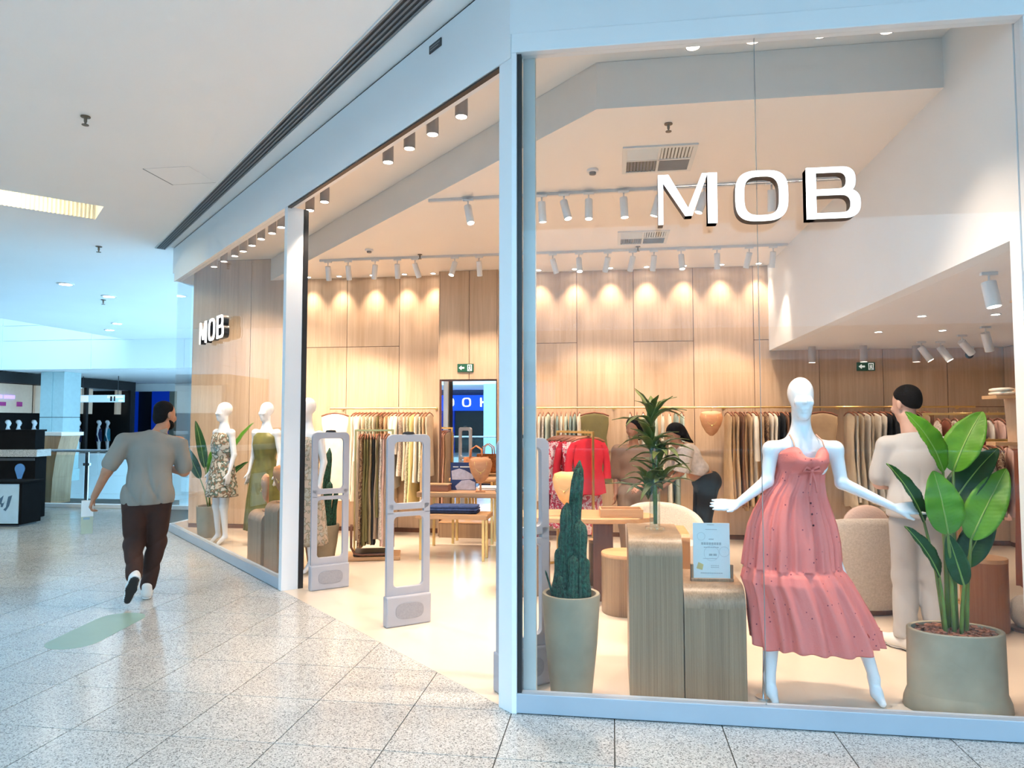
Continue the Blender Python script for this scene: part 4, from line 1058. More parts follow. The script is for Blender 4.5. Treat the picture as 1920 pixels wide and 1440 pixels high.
# broad leaves on long stalks
def leaf_blade(base, tip, width, normal, droop=0.05, fold=0.35, n_=16, m_=8, seed=0, ribs=0):
    base, tip, nr = Vector(base), Vector(tip), Vector(normal).normalized()
    ax = tip-base; L_ = ax.length; ax = ax.normalized()
    sd_ = ax.cross(nr).normalized(); nr = sd_.cross(ax).normalized()
    rows = []; q = random.Random(seed); ph = q.uniform(0, 6)
    for k in range(n_+1):
        u = k/n_
        w = width*0.5*max(0.0, math.sin(math.pi*min(1, u**0.75)))**0.65 if 0 < u < 1 else 0.002
        c = base + ax*(L_*u) + nr*(-droop*L_*4*u*(1-u)*-1) - nr*droop*L_*u*u
        row = []
        for i in range(m_+1):
            v = 2*i/m_-1
            row.append(tuple(c + sd_*(w*v) + nr*(fold*w*abs(v)**1.2 + 0.0025*math.sin(26*u+ph+abs(v)*2)*abs(v) + (0.0011*math.sin(2*math.pi*ribs*(u-0.10*abs(v)))*min(1, abs(v)*3) if ribs else 0))))
        rows.append(row)
    mb = MB()
    vs = [p for r_ in rows for p in r_]
    nb = len(vs); vs2 = [tuple(Vector(p)-nr*0.0025) for p in vs]
    fs = []
    W = m_+1
    for k in range(n_):
        for i in range(m_):
            a = k*W+i
            fs.append((a, a+1, a+W+1, a+W)); fs.append((nb+a+W, nb+a+W+1, nb+a+1, nb+a))
    for k in range(n_):
        for a, b in ((k*W, (k+1)*W), ((k+1)*W+m_, k*W+m_)):
            fs.append((a, b, nb+b, nb+a))
    return mb.add(vs+vs2, fs)
m_rib = mat('leaf_midrib', (0.20, 0.32, 0.06), 0.45, var=0.1); m_stalk = mat('leaf_stalk', (0.13, 0.20, 0.03), 0.45, var=0.2, vscale=10)
def stalk_leaf(t, root, base, tip, width, normal, m, **kw):
    base, tip, root = Vector(base), Vector(tip), Vector(root)
    lf = obj('leaf', leaf_blade(base, tip, width, normal, **kw), m, t, True)
    mid = root.lerp(base, 0.55); mid.x = root.x*0.6+base.x*0.4; mid.y = root.y*0.6+base.y*0.4
    obj('stalk', MB().tube([root, root.lerp(mid, 0.5), mid, mid.lerp(base, 0.6), base, base.lerp(tip, 0.15)], [0.012, 0.011, 0.010, 0.009, 0.007, 0.004], 7), m_stalk, lf, True)
    nr = Vector(normal).normalized(); ax = (tip-base)
    dr = kw.get('droop', 0.05); L_ = ax.length
    pts = [base+ax*u + nr*(dr*L_*4*u*(1-u)) - nr*dr*L_*u*u + nr*0.001 for u in [i/8 for i in range(9)]]
    obj('midrib', MB().tube(pts, [0.006*(1-0.75*i/8) for i in range(9)], 6), m_rib, lf, True)
def big_leaf_plant(label, loc, leaves, sx=1.0, H_=0.44, oval=True):
    t = thing('potted_plant', label, 'plant', loc)
    if oval:
        a, b = 0.262, 0.17
        obj('pot', pot_mesh([(1.06,0.0),(1.07,0.01),(1.05,0.05),(0.985,0.095),(0.972,0.10),(0.955,H_-0.01),(0.95,H_-0.003),(0.93,H_),(0.86,H_-0.004),(0.85,H_-0.03)], a, b, 56), m_pot, t, True, 50)
        obj('soil', MB().lathe([(0.86,H_-0.030),(0.5,H_-0.018),(0.001,H_-0.012)], 32, sx=a, sy=b), m_soil, t, True)
        chips(t, 0.145, H_-0.018, 1.5, 220, 5)
    else:
        round_pot(t, 0.16, 0.185, H_)
    for k, (root, base, tip, w, nr, m, dr, fo) in enumerate(leaves):
        stalk_leaf(t, root, base, tip, w, nr, m, droop=dr, fold=fo, seed=k, ribs=18, n_=90, m_=10)
    return t
def px2(x, y, dy=0.0):       # plan offsets of the plant measured in its own upright plane
    return ((x-1805)*0.00287, dy, (1338-y)*0.00292)
r0 = 0.40
big = [
 ((-0.03,0.02,r0), px2(1796,888,0.02), px2(1733,768,0.0), 0.212, (0.55,-0.75,0.45), m_leafS, 0.06, 0.25),
 ((0.02,0.03,r0), px2(1818,888,0.04), px2(1884,766,0.10), 0.204, (-0.55,-0.75,0.5), m_leafS, 0.06, 0.30),
 ((-0.02,-0.04,r0), px2(1783,1003,-0.10), px2(1768,884,-0.06), 0.215, (0.1,-0.98,0.25), m_leafS, 0.03, 0.18),
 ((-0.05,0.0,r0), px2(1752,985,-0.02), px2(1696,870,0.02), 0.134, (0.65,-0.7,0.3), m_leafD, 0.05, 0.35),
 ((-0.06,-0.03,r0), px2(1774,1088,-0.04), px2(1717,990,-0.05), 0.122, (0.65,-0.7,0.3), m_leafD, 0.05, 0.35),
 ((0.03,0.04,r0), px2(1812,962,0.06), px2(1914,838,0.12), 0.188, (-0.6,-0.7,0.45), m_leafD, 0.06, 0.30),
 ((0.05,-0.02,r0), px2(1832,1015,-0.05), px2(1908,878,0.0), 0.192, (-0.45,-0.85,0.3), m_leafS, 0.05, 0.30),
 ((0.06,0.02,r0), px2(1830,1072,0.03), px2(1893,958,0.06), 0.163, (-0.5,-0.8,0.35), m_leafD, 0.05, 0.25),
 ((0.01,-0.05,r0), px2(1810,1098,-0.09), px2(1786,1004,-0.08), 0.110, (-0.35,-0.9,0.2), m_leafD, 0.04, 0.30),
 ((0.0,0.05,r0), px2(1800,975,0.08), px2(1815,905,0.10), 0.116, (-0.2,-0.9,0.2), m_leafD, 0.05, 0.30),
]
big_leaf_plant('broad-leaved potted plant in an oval sage planter beside the pink dress', (1.90, 4.33, 0.001), big)
lw = [((0.0,0.0,0.38), (-0.10,0.0,0.95), (-0.22,-0.05,1.62), 0.13, (0.6,-0.7,0.3), m_leafD, 0.05, 0.3),
      ((0.02,0.0,0.38), (0.25,0.03,1.05), (0.58,0.02,1.60), 0.14, (-0.6,-0.7,0.3), m_leafS, 0.05, 0.3),
      ((-0.03,0.0,0.38), (-0.18,0.02,0.80), (-0.42,0.0,1.28), 0.14, (0.5,-0.8,0.3), m_leafD, 0.05, 0.3),
      ((0.03,0.03,0.38), (0.15,0.05,0.70), (0.50,0.06,1.05), 0.13, (-0.5,-0.8,0.3), m_leafD, 0.05, 0.3),
      ((0.0,-0.03,0.38), (0.02,-0.05,0.80), (0.10,-0.10,1.30), 0.12, (0,-0.9,0.3), m_leafS, 0.05, 0.3)]
big_leaf_plant('broad-leaved plant in a round pot behind the patterned mannequin', (-5.60, 9.25, 0.001), lw, H_=0.43, oval=False)

# palm stems in a tall glass vase
t = thing('palm_vase', 'spiky olive green palm stems in a tall clear glass vase on the tall plinth', 'plant', (0.262, 4.55, 0.928))
obj('vase', MB().lathe([(0.0005,0.0),(0.062,0.0),(0.062,0.012),(0.034,0.016),(0.032,0.55),(0.029,0.55),(0.029,0.02),(0.0005,0.02)], 24, caps=False), m_vasegl, t, True, 40)
obj('stem', MB().tube([(0.0,0,0.03),(-0.005,0,0.4),(-0.02,0.01,0.62),(-0.015,0.0,0.78)], [0.009,0.008,0.007,0.005], 8), m_stalk, t, True)
obj('stem', MB().tube([(0.008,0.004,0.03),(0.012,0,0.35),(0.03,0.01,0.5)], [0.007,0.007,0.005], 8), m_stalk, t, True)
q = random.Random(11)
palm_me = [leaf_blade((0,0,0), (0,0,L_), 0.060, (0,1,0), droop=d_, fold=0.35, n_=8, m_=4, seed=i).mesh('leaf', True) for i, (L_, d_) in enumerate(((0.23,0.16),(0.20,0.24),(0.25,0.10)))]
for m_ in palm_me: m_.materials.append(m_leafP)
for (cx, cy, cz, nl, up) in ((-0.015,0.0,0.66,17,0.9), (-0.02,0.0,0.52,15,0.5), (0.035,0.0,0.42,13,0.55), (-0.04,0.0,0.22,13,0.55), (0.05,0.0,0.26,8,0.5)):
    for i in range(nl):
        az = 2*math.pi*i/nl*1.0+q.uniform(-0.3, 0.3)
        inc = q.uniform(0.35, 1.45) if up > 0.6 else q.uniform(0.75, 1.6)
        o = link(bpy.data.objects.new('leaf', q.choice(palm_me)), t)
        d_ = Vector((math.sin(inc)*math.cos(az), math.sin(inc)*math.sin(az)*0.8, math.cos(inc)))
        o.rotation_euler = d_.to_track_quat('Z', 'Y').to_euler()
        o.location = (cx, cy, cz+q.uniform(-0.05, 0.05)); s_ = q.uniform(0.75, 1.1); o.scale = (s_, s_, s_)
# ------------------------------------------------------------------ figures
def rotm(yaw, pitch=0.0, roll=0.0):
    return np.array((Matrix.Rotation(yaw, 3, 'Z') @ Matrix.Rotation(pitch, 3, 'X') @ Matrix.Rotation(roll, 3, 'Y')))
def head_prims(c, yaw=0.0, pitch=0.0, s=1.0, ears=True, nose=1.0, slim=1.0):
    M_ = rotm(yaw, pitch); c = np.array(c, float)
    def T(p): return c + M_ @ (np.array(p)*s)
    def E(p, r, k=0.02): return el(T((p[0]*slim, p[1], p[2])), np.array(r)*s*np.array((slim,1,1)), k, M_)
    out = [E((0,-0.018,0.032),(0.073,0.094,0.086)), E((0,0.022,-0.030),(0.058,0.068,0.084),0.03), E((0,0.058,-0.098),(0.026,0.022,0.018),0.03),
           rc(T((0,0.086,0.012)), T((0,0.100,-0.026)), 0.007*s*nose, 0.0125*s*nose, 0.012), E((0,0.083,-0.060),(0.022,0.010,0.007),0.008), E((0,0.080,-0.074),(0.019,0.010,0.007),0.008),
           E((0.033,0.074,-0.024),(0.02,0.014,0.02),0.02), E((-0.033,0.074,-0.024),(0.02,0.014,0.02),0.02)]
    if ears: out += [E((0.074,-0.012,-0.010),(0.010,0.020,0.031),0.01), E((-0.074,-0.012,-0.010),(0.010,0.020,0.031),0.01)]
    ey = (0.094, 0.017) if ears else (0.099, 0.013)
    out += [cut(T((0.029*slim,ey[0],0.012)), np.array((ey[1],ey[1],0.010))*s), cut(T((-0.029*slim,ey[0],0.012)), np.array((ey[1],ey[1],0.010))*s)]
    return out
def hand_prims(wrist, u, w, s=1.0, curl=0.15, thumb=1, spread=1.0):
    """u: along the fingers, w: across the palm towards the thumb"""
    wrist = np.array(wrist, float); u = np.array(u, float); u /= np.linalg.norm(u)
    w = np.array(w, float); w -= u*(w@u); w /= np.linalg.norm(w); n_ = np.cross(u, w)
    out = []
    for i, (f, L_) in enumerate(((0.030, 0.072), (0.010, 0.082), (-0.010, 0.076), (-0.029, 0.060))):
        k0 = wrist + (u*0.012 + w*f*0.55)*s; k1 = wrist + (u*0.088 + w*f*spread)*s
        out.append(rc(k0, k1, 0.0135*s, 0.0115*s, 0.012))
        c1 = curl; c2 = curl*2.2
        d1 = u*math.cos(c1)+n_*math.sin(c1)+w*f*2.0*(spread-0.8); d2 = u*math.cos(c2)+n_*math.sin(c2)
        m1 = k1 + d1*L_*0.52*s; m2 = m1 + d2*L_*0.48*s
        out += [rc(k1, m1, 0.0095*s, 0.0085*s, 0.006), rc(m1, m2, 0.0085*s, 0.0065*s, 0.006)]
    a = wrist + (u*0.020 + w*0.022)*s; b = a + (u*0.034+w*0.026+n_*0.012)*s; c = b + (u*0.030+w*0.010+n_*0.010)*s
    out += [rc(a, b, 0.014*s, 0.0105*s, 0.012), rc(b, c, 0.0105*s, 0.008*s, 0.006)]
    return out

# ---- the mannequin in the pink dress (upright plane facing the mall; x right, y away, z up)
MANN_YAW = R(7)
head_c = (0.0, 0.0, 1.735)
Lsh, Rsh = (-0.182, 0, 1.440), (0.190, 0, 1.440)
Lel, Rel = (-0.215, -0.02, 1.255), (0.215, -0.02, 1.245)
Lwr, Rwr = (-0.405, -0.06, 1.125), (0.50, -0.06, 1.105)
def mann_body():
    P = head_prims(head_c, R(170), R(2), 1.10, ears=False, nose=0.8, slim=0.90)
    P += [rc((0,0.01,1.64),(0,0.015,1.49),0.052,0.055), rc((0,0.02,1.50),(0,0.015,1.42),0.06,0.10,0.06)]
    P += [rc((-0.02,0.015,1.455),Lsh,0.06,0.043,0.05), rc((0.02,0.015,1.455),Rsh,0.06,0.043,0.05)]
    P += [el((0,0.01,1.33),(0.132,0.09,0.15),0.05), el((-0.062,-0.06,1.345),(0.058,0.045,0.055),0.03), el((0.062,-0.06,1.345),(0.058,0.045,0.055),0.03)]
    P += [el((0,0.01,1.13),(0.115,0.085,0.15),0.06), el((-0.02,0.01,0.96),(0.16,0.11,0.14),0.06)]
    P += [rc((-0.10,0.0,0.92),(-0.19,-0.01,0.50),0.085,0.052,0.04), rc((-0.19,-0.01,0.50),(-0.215,0.0,0.12),0.05,0.030)]
    P += [rc((0.07,0.0,0.92),(0.255,-0.03,0.50),0.085,0.052,0.04), rc((0.255,-0.03,0.50),(0.375,-0.02,0.13),0.05,0.030)]
    for ax, ay in ((-0.215, 0.0), (0.375, -0.02)):       # raised heels, toes on the floor
        P += [rc((ax,ay+0.02,0.13),(ax,ay-0.02,0.05),0.032,0.030,0.02), rc((ax,ay-0.02,0.055),(ax,ay-0.085,0.020),0.032,0.020,0.02)]
    for sh_, el_, wr_ in ((Lsh, Lel, Lwr), (Rsh, Rel, Rwr)):
        P += [rc(sh_, el_, 0.043, 0.035, 0.03), rc(el_, wr_, 0.037, 0.022, 0.015)]
    P += hand_prims(Lwr, (-1, -0.15, -0.02), (0.1, -0.6, -0.8), 0.98, 0.06)
    P += hand_prims(Rwr, (1, -0.15, 0.02), (-0.1, -0.6, -0.8), 1.05, 0.06)
    return sdf_mesh('body', P, 0.0065, 0.03)
mroot = thing('mannequin', 'white mannequin with arms out wearing the long pink dress', 'mannequin', (1.105, 4.34, 0.001), MANN_YAW)
obj('body', mann_body(), m_mann, mroot)
m_pink = dotted('pink_dotted_cotton', (0.80, 0.205, 0.17), (0.25, 0.03, 0.05), 26)
NSEG = 168
def fold(th, z, amp, k, ph): return amp*math.cos(k*th+ph)
def dress():
    rows = []
    key = [  # z, left x, right x, front depth, back depth
     (1.462,-0.152,0.137,0.125,0.085),(1.43,-0.160,0.143,0.140,0.088),(1.37,-0.158,0.140,0.148,0.09),(1.32,-0.152,0.118,0.125,0.088),(1.25,-0.175,0.112,0.115,0.09),(1.17,-0.238,0.122,0.125,0.10),
     (1.08,-0.285,0.148,0.145,0.13),(1.0,-0.315,0.172,0.165,0.15),(0.90,-0.330,0.187,0.185,0.165),(0.77,-0.342,0.192,0.20,0.18),(0.752,-0.345,0.198,0.206,0.185),
     (0.735,-0.352,0.215,0.222,0.20),(0.69,-0.362,0.245,0.24,0.215),(0.62,-0.338,0.280,0.25,0.22),(0.52,-0.322,0.330,0.26,0.23),(0.43,-0.312,0.372,0.265,0.235),(0.35,-0.304,0.400,0.265,0.235),(0.325,-0.302,0.404,0.262,0.23)]
    zs = []
    for (a, b) in zip(key, key[1:]):
        m_ = 7 if a[0]-b[0] > 0.03 else 3
        for i in range(m_): zs.append([a[j]+(b[j]-a[j])*i/m_ for j in range(5)])
    zs.append(list(key[-1]))
    for z, l, r_, f, bk in zs:
        cx, hw = (l+r_)/2, (r_-l)/2
        row = []
        for i in range(NSEG):
            th = 2*math.pi*i/NSEG
            c, s = math.cos(th), math.sin(th)           # s<0: front
            x = cx + hw*math.copysign(abs(c)**0.92, c); y = (f if s < 0 else bk)*s
            zz = z
            if z > 1.30:                               # two cups and the sweetheart neckline
                for bx in (-0.070, 0.058):
                    g_ = math.exp(-((x-bx)/0.055)**2)*(1 if s < 0 else 0)
                    y -= 0.042*g_*math.exp(-((z-1.375)/0.060)**2)
                if z > 1.40:
                    dip = math.exp(-((x+0.006)/0.040)**2)*0.105 if s < 0 else 0.03
                    zz = z-(dip+0.045*abs(c)**4)*min(1, (z-1.40)/0.06)
                y += 0.0045*math.sin(70*(z*0.35+abs(x+0.006)*1.2)) * (1 if s < 0 else 0.3)
            elif z > 0.76:                             # soft folds falling from the tied centre
                u = (1.30-z)/0.54
                a_ = 0.006+0.017*u
                fo = a_*(math.cos(13*th+1.0)*0.55+math.cos(23*th+0.4+2*u)*0.45+0.35*math.cos(37*th+1.3))
                n_ = Vector((c/hw, s/f, 0)).normalized()
                x += fo*n_.x; y += fo*n_.y
            else:                                      # gathered tier
                u = (0.76-z)/0.46
                a_ = 0.010+0.026*min(1, u*1.5)
                fo = a_*(math.cos(19*th+0.7+0.6*math.sin(3*th))*0.6+math.cos(31*th+2.2*u)*0.4*(1.1-u)+math.cos(7*th+1.2)*0.5*u)
                n_ = Vector((c/hw, s/f, 0)).normalized()
                x += fo*n_.x; y += fo*n_.y
                zz = z - 0.010*u*math.cos(5*th+0.6)
            row.append((x, y, zz))
        rows.append(row)
    inner = [[(p[0]*0.985, p[1]*0.97, p[2]+0.003) for p in rows[-1]], [(p[0]*0.96, p[1]*0.93, p[2]+0.08) for p in rows[-3]]]
    return MB().loft(rows+inner, False, False)
dr = obj('dress', dress(), m_pink, mroot, True)
m_strap = mat('peach_strap', (0.80, 0.42, 0.30), 0.7, var=0.05)
for x0, x1 in ((-0.085, -0.075), (0.085, 0.078)):
    obj('strap', MB().tube([(x0,-0.118,1.43),(x0*0.98,-0.085,1.49),(x1,-0.01,1.525),(x1,0.05,1.48)], 0.004, 6), m_strap, dr, True)
bow = MB()
for a in ((-0.045,1.335,-0.03),(0.03,1.34,-0.03)):
    bow.tube([(-0.006,-0.142,1.325),(a[0],-0.160,a[1]+0.012),(a[0]*1.25,-0.156,a[1]-0.012),(-0.006,-0.146,1.318)], [0.006,0.011,0.010,0.005], 8)
bow.tube([(-0.006,-0.146,1.32),(-0.018,-0.150,1.25),(-0.026,-0.148,1.18)], [0.006,0.007,0.006], 8).tube([(-0.004,-0.146,1.32),(0.012,-0.150,1.26),(0.02,-0.148,1.20)], [0.006,0.007,0.006], 8)
bow.ball((-0.006,-0.147,1.322), 0.012, 10, 8)
obj('tie_bow', bow, m_pink, dr, True)
m_btn = mat('dark_button', (0.12,0.02,0.03), 0.4, var=0.1)
for z in (1.14, 1.08, 1.02): obj('button', MB().ball((-0.012, -0.135-0.06*(1.14-z)/0.12*0.5, z), 0.006, 8, 6), m_btn, dr, True)
obj('floor_rod', MB().tube([(-0.245,0.03,0.0),(-0.235,0.03,0.35)], 0.006, 8).lathe([(0.045,0.0),(0.045,0.006),(0.0005,0.006)], 18, (-0.245,0.03)), m_chrome, mroot, True, 40)

# ---- plain standing mannequins of the angled window
def stand_body(h=0.011, arms=True):
    P = head_prims((0,0,1.735), 0, 0, 1.10, ears=False, nose=0.8, slim=0.90)
    P += [rc((0,-0.01,1.64),(0,-0.015,1.49),0.052,0.055), rc((0,-0.015,1.50),(0,-0.01,1.40),0.06,0.10,0.06), el((0,0,1.30),(0.15,0.10,0.17),0.05), el((0,0,1.12),(0.12,0.09,0.15),0.06), el((0,-0.01,0.95),(0.165,0.115,0.14),0.06),
          el((-0.06,0.07,1.34),(0.06,0.05,0.06),0.03), el((0.06,0.07,1.34),(0.06,0.05,0.06),0.03)]
    for s in (-1, 1):
        P += [rc((0.03*s,-0.01,1.44),(0.18*s,-0.01,1.455),0.06,0.048,0.05), rc((0.18*s,-0.01,1.455),(0.225*s,-0.03,1.17),0.046,0.036), rc((0.225*s,-0.03,1.17),(0.235*s,0.04,0.93),0.036,0.022,0.015)]
        P += hand_prims((0.235*s,0.04,0.93), (0.0,0.15,-1), (0,1,0), 1.0, 0.2)
        P += [rc((0.085*s,0,0.90),(0.09*s,0.02,0.48),0.085,0.052,0.04), rc((0.09*s,0.02,0.48),(0.09*s,-0.01,0.10),0.05,0.03), rc((0.09*s,-0.01,0.10),(0.09*s,0.09,0.022),0.034,0.022,0.02)]
    return sdf_mesh('body', P, h, 0.03)
st_me = stand_body()
def robe(name, rows, m, parent, fold_n=14, amp=0.012):
    rings = []
    n_ = 60
    zz = []
    for a, b in zip(rows, rows[1:]):
        for i in range(4): zz.append([a[j]+(b[j]-a[j])*i/4 for j in range(3)])
    zz.append(list(rows[-1])); top = rows[0][0]; bot = rows[-1][0]
    for z, w, d in zz:
        u = (top-z)/(top-bot)
        rings.append([((w+amp*u*math.cos(fold_n*a))*math.cos(a), (d+amp*u*math.cos(fold_n*a+1))*math.sin(a), z) for a in [2*math.pi*i/n_ for i in range(n_)]])
    rings.append([(p[0]*0.97, p[1]*0.97, p[2]+0.004) for p in rings[-1]]); rings.append([(p[0]*0.95, p[1]*0.95, p[2]+0.06) for p in rings[-2]])
    return obj(name, MB().loft(rings, False, False), m, parent, True)
def dummy(label, loc, rz):
    t = thing('mannequin', label, 'mannequin', loc, rz)
    b = link(bpy.data.objects.new('body', st_me), t)
    if not st_me.materials: st_me.materials.append(m_mann)
    return t
m_olive = mat('olive_satin', (0.16, 0.15, 0.035), 0.5, var=0.25, vscale=8, bump=0.1, bscale=20)
m_pat = printed('leaf_pattern_cloth', (0.62,0.55,0.44), ((0.26,0.16,0.10),(0.12,0.20,0.16),(0.70,0.66,0.58)), 16)
t = dummy('white mannequin in a brown leaf-print wrap dress in the angled window', (-5.12, 8.72, 0.001), R(150))
robe('dress', [(1.46,0.13,0.09),(1.42,0.20,0.115),(1.30,0.19,0.145),(1.12,0.15,0.115),(0.98,0.19,0.14),(0.70,0.22,0.18),(0.62,0.225,0.185)], m_pat, t)
t = dummy('white mannequin in a long olive green dress in the angled window', (-4.53, 8.74, 0.001), R(165))
robe('dress', [(1.46,0.12,0.09),(1.41,0.18,0.11),(1.30,0.175,0.15),(1.12,0.145,0.115),(0.98,0.19,0.14),(0.6,0.24,0.20),(0.2,0.27,0.23)], m_olive, t)
sc = printed('grey_floral_cloth', (0.45,0.44,0.38), ((0.30,0.27,0.20),(0.55,0.45,0.36)), 20)
t = dummy('white mannequin in a grey-green floral dress behind the entrance post', (-3.27, 7.21, 0.001), R(160))
robe('dress', [(1.44,0.12,0.09),(1.40,0.175,0.11),(1.30,0.175,0.15),(1.12,0.145,0.115),(0.98,0.19,0.14),(0.6,0.23,0.19),(0.3,0.26,0.22)], sc, t)

# ---- people
def torso_prims(w=1.0, lean=(0,0)):
    lx, ly = lean
    return [el((lx*0.9,ly*0.9,1.30),(0.185*w,0.115*w,0.17),0.06), el((lx*0.5,ly*0.5,1.10),(0.165*w,0.115*w,0.17),0.06), el((0,0,0.94),(0.17*w,0.12*w,0.13),0.06)]
def limb(pts, rs, k=0.03): return [rc(a, b, ra, rb, k) for a, b, ra, rb in zip(pts, pts[1:], rs, rs[1:])]
def shoe_prims(heel, toe, s=1.0, tall=0.06):
    heel, toe = np.array(heel, float), np.array(toe, float); d = toe-heel; d /= np.linalg.norm(d)
    return [rc(heel+(0,0,0.0), heel+d*0.10*s, 0.042, 0.044, 0.03), rc(heel+d*0.10*s, toe, 0.046, 0.036, 0.03), rc(heel, heel+np.array((0,0,tall)), 0.042, 0.044, 0.02)]

# walking man (x right, y forward, z up)
wm = thing('person', 'man in grey short-sleeved shirt and dark rust trousers walking away with a paper carton', 'person', (-4.20, 5.92, 0.001), R(33))
hc = (0.125, 0.10, 1.665); hy = R(-50)
Ls, Rs = (-0.205, 0.0, 1.425), (0.245, 0.03, 1.405)
Le, Re = (-0.325, -0.04, 1.165), (0.295, 0.06, 1.135)
Lw, Rw = (-0.425, 0.0, 0.935), (0.13, 0.28, 1.16)
legR = [(0.085,0.0,0.90),(0.075,0.06,0.50),(0.015,0.02,0.10)]
legL = [(-0.095,0.0,0.90),(-0.10,-0.02,0.50),(-0.075,-0.30,0.245)]
skin = head_prims(hc, hy, R(-8), 1.04) + [rc((0.11,0.06,1.57),(0.05,0.02,1.44),0.055,0.07), rc((0.02,0.02,1.43),Ls,0.08,0.055), rc((0.02,0.02,1.43),Rs,0.08,0.055)] + torso_prims(0.95,(0.02,0.02))
skin += limb([Ls,Le,Lw],[0.052,0.043,0.028]) + limb([Rs,Re,Rw],[0.052,0.043,0.028]) + hand_prims(Lw,(-0.30,0.05,-1),(0,1,0.0),1.0,0.75) + hand_prims(Rw,(-0.7,0.5,0.3),(0,0.3,1),1.0,0.4)
skin += limb(legR,[0.085,0.055,0.038]) + limb(legL,[0.085,0.055,0.038]) + [rc((0.015,0.02,0.09),(0.01,0.14,0.03),0.035,0.028), rc((-0.075,-0.30,0.24),(-0.09,-0.315,0.19),0.034,0.026)]
body = obj('body', sdf_mesh('body', skin, 0.0095, 0.03), m_skin, wm)
M_ = rotm(hy, R(-8)); hcv = np.array(hc)
def HP(p): return hcv + M_ @ np.array(p)
hair = [el(HP((0,-0.028,0.046)),(0.080,0.094,0.084),0.02,M_), el(HP((0,-0.055,-0.02)),(0.076,0.058,0.085),0.02,M_)]
obj('hair', sdf_mesh('hair', hair, 0.009, 0.02, clips=((HP((0,0.025,0.055)), tuple(M_ @ np.array((0,0.85,-0.5)))),)), m_hair, wm)
beard = [el(HP((0,0.045,-0.085)),(0.056,0.056,0.05),0.02,M_), el(HP((0.045,0.02,-0.055)),(0.028,0.035,0.05),0.02,M_), el(HP((-0.045,0.02,-0.055)),(0.028,0.035,0.05),0.02,M_)]
obj('beard', sdf_mesh('beard', beard, 0.009, 0.02, clips=((HP((0,0.085,-0.07)), tuple(M_ @ np.array((0,0.3,1)))),)), m_hair, wm)
m_shirtg = mat('grey_cotton_shirt', (0.26, 0.24, 0.21), 0.85, var=0.06, vscale=6, bump=0.25, bscale=14, stretch=(1,1,0.5))
sh = torso_prims(1.04,(0.02,0.02)) + [el((0.0,0.0,0.92),(0.205,0.135,0.22),0.06), rc((0.02,0.015,1.43),Ls,0.075,0.056), rc((0.02,0.015,1.43),Rs,0.075,0.056), rc((0.075,0.035,1.50),(0.05,0.02,1.43),0.064,0.08)]
sh += [rc(Ls,tuple(np.array(Ls)*0.25+np.array(Le)*0.75),0.058,0.064,0.02), rc(Rs,tuple(np.array(Rs)*0.18+np.array(Re)*0.82),0.058,0.064,0.02)]
def shirt_folds(X, Y, Z): u = 19*(X*0.85+0.42*Z)+0.9*np.sin(8*Z+3*X); return 0.020*(1-np.abs(np.sin(u)))**3*np.clip((1.40-Z)*3, 0, 1) + 0.010*(1-np.abs(np.sin(27*(X-0.12*Z)+1)))**3*np.clip((1.30-Z)*3, 0, 1)
obj('shirt', sdf_mesh('shirt', sh, 0.010, 0.03, 0.016, clips=(((0,0,0.855),(0.03,0,-1)),((0,0,1.53),(0.3,0.1,1))), disp=shirt_folds), m_shirtg, wm)
obj('collar', MB().loft([[(0.075+0.072*math.cos(a), 0.035+0.068*math.sin(a), 1.475+0.02*math.cos(a)) for a in [2*math.pi*i/24 for i in range(24)]], [(0.085+0.066*math.cos(a), 0.043+0.063*math.sin(a), 1.525+0.02*math.cos(a)) for a in [2*math.pi*i/24 for i in range(24)]], [(0.085+0.060*math.cos(a), 0.043+0.057*math.sin(a), 1.523+0.02*math.cos(a)) for a in [2*math.pi*i/24 for i in range(24)]]], False, False), m_shirtg, wm, True)
m_rust = mat('dark_rust_trousers', (0.036, 0.011, 0.006), 0.8, var=0.3, vscale=5, bump=0.2, bscale=16)
tr = [el((0,0,0.90),(0.175,0.125,0.13),0.05)] + limb([(0.09,0,0.86),(0.078,0.055,0.50),(0.02,0.02,0.115)],[0.11,0.082,0.062]) + limb([(-0.10,0,0.86),(-0.10,-0.02,0.50),(-0.078,-0.285,0.27)],[0.11,0.082,0.062])
obj('trousers', sdf_mesh('trousers', tr, 0.011, 0.025, 0.004, disp=lambda X,Y,Z: 0.013*(1-np.abs(np.sin(14*Z-9*X)))**3*np.clip((0.85-Z)*3,0,1)), m_rust, wm)
m_sneak = mat('white_sneaker', (0.78,0.78,0.76), 0.5, var=0.04); m_sole = mat('black_rubber_sole', (0.02,0.02,0.02), 0.7, var=0.2)
s1 = obj('shoe', sdf_mesh('shoe', shoe_prims((0.015,-0.02,0.052),(0.01,0.20,0.045)), 0.008, 0.02, clips=(((0,0,0.022),(0,0,-1)),)), m_sneak, wm)
obj('sole', sdf_mesh('sole', shoe_prims((0.015,-0.02,0.045),(0.01,0.20,0.04), tall=0.01), 0.008, 0.02, 0.003, clips=(((0,0,0.022),(0,0,1)),((0,0,0.0),(0,0,-1)))), m_sneak, s1)
hl, toe = np.array((-0.07,-0.345,0.26)), np.array((-0.125,-0.235,0.065))
dn = toe-hl; dn /= np.linalg.norm(dn); up_ = np.cross(dn, (1,0,0)); up_ /= np.linalg.norm(up_)
if up_[1] > 0: up_ = -up_
s2 = obj('shoe', sdf_mesh('shoe', [rc(hl,hl+dn*0.1,0.044,0.046), rc(hl+dn*0.1,toe,0.046,0.036), rc(hl,hl-up_*0.055,0.042,0.044)], 0.008, 0.02, clips=((tuple(hl+up_*0.026),tuple(up_)),)), m_sneak, wm)
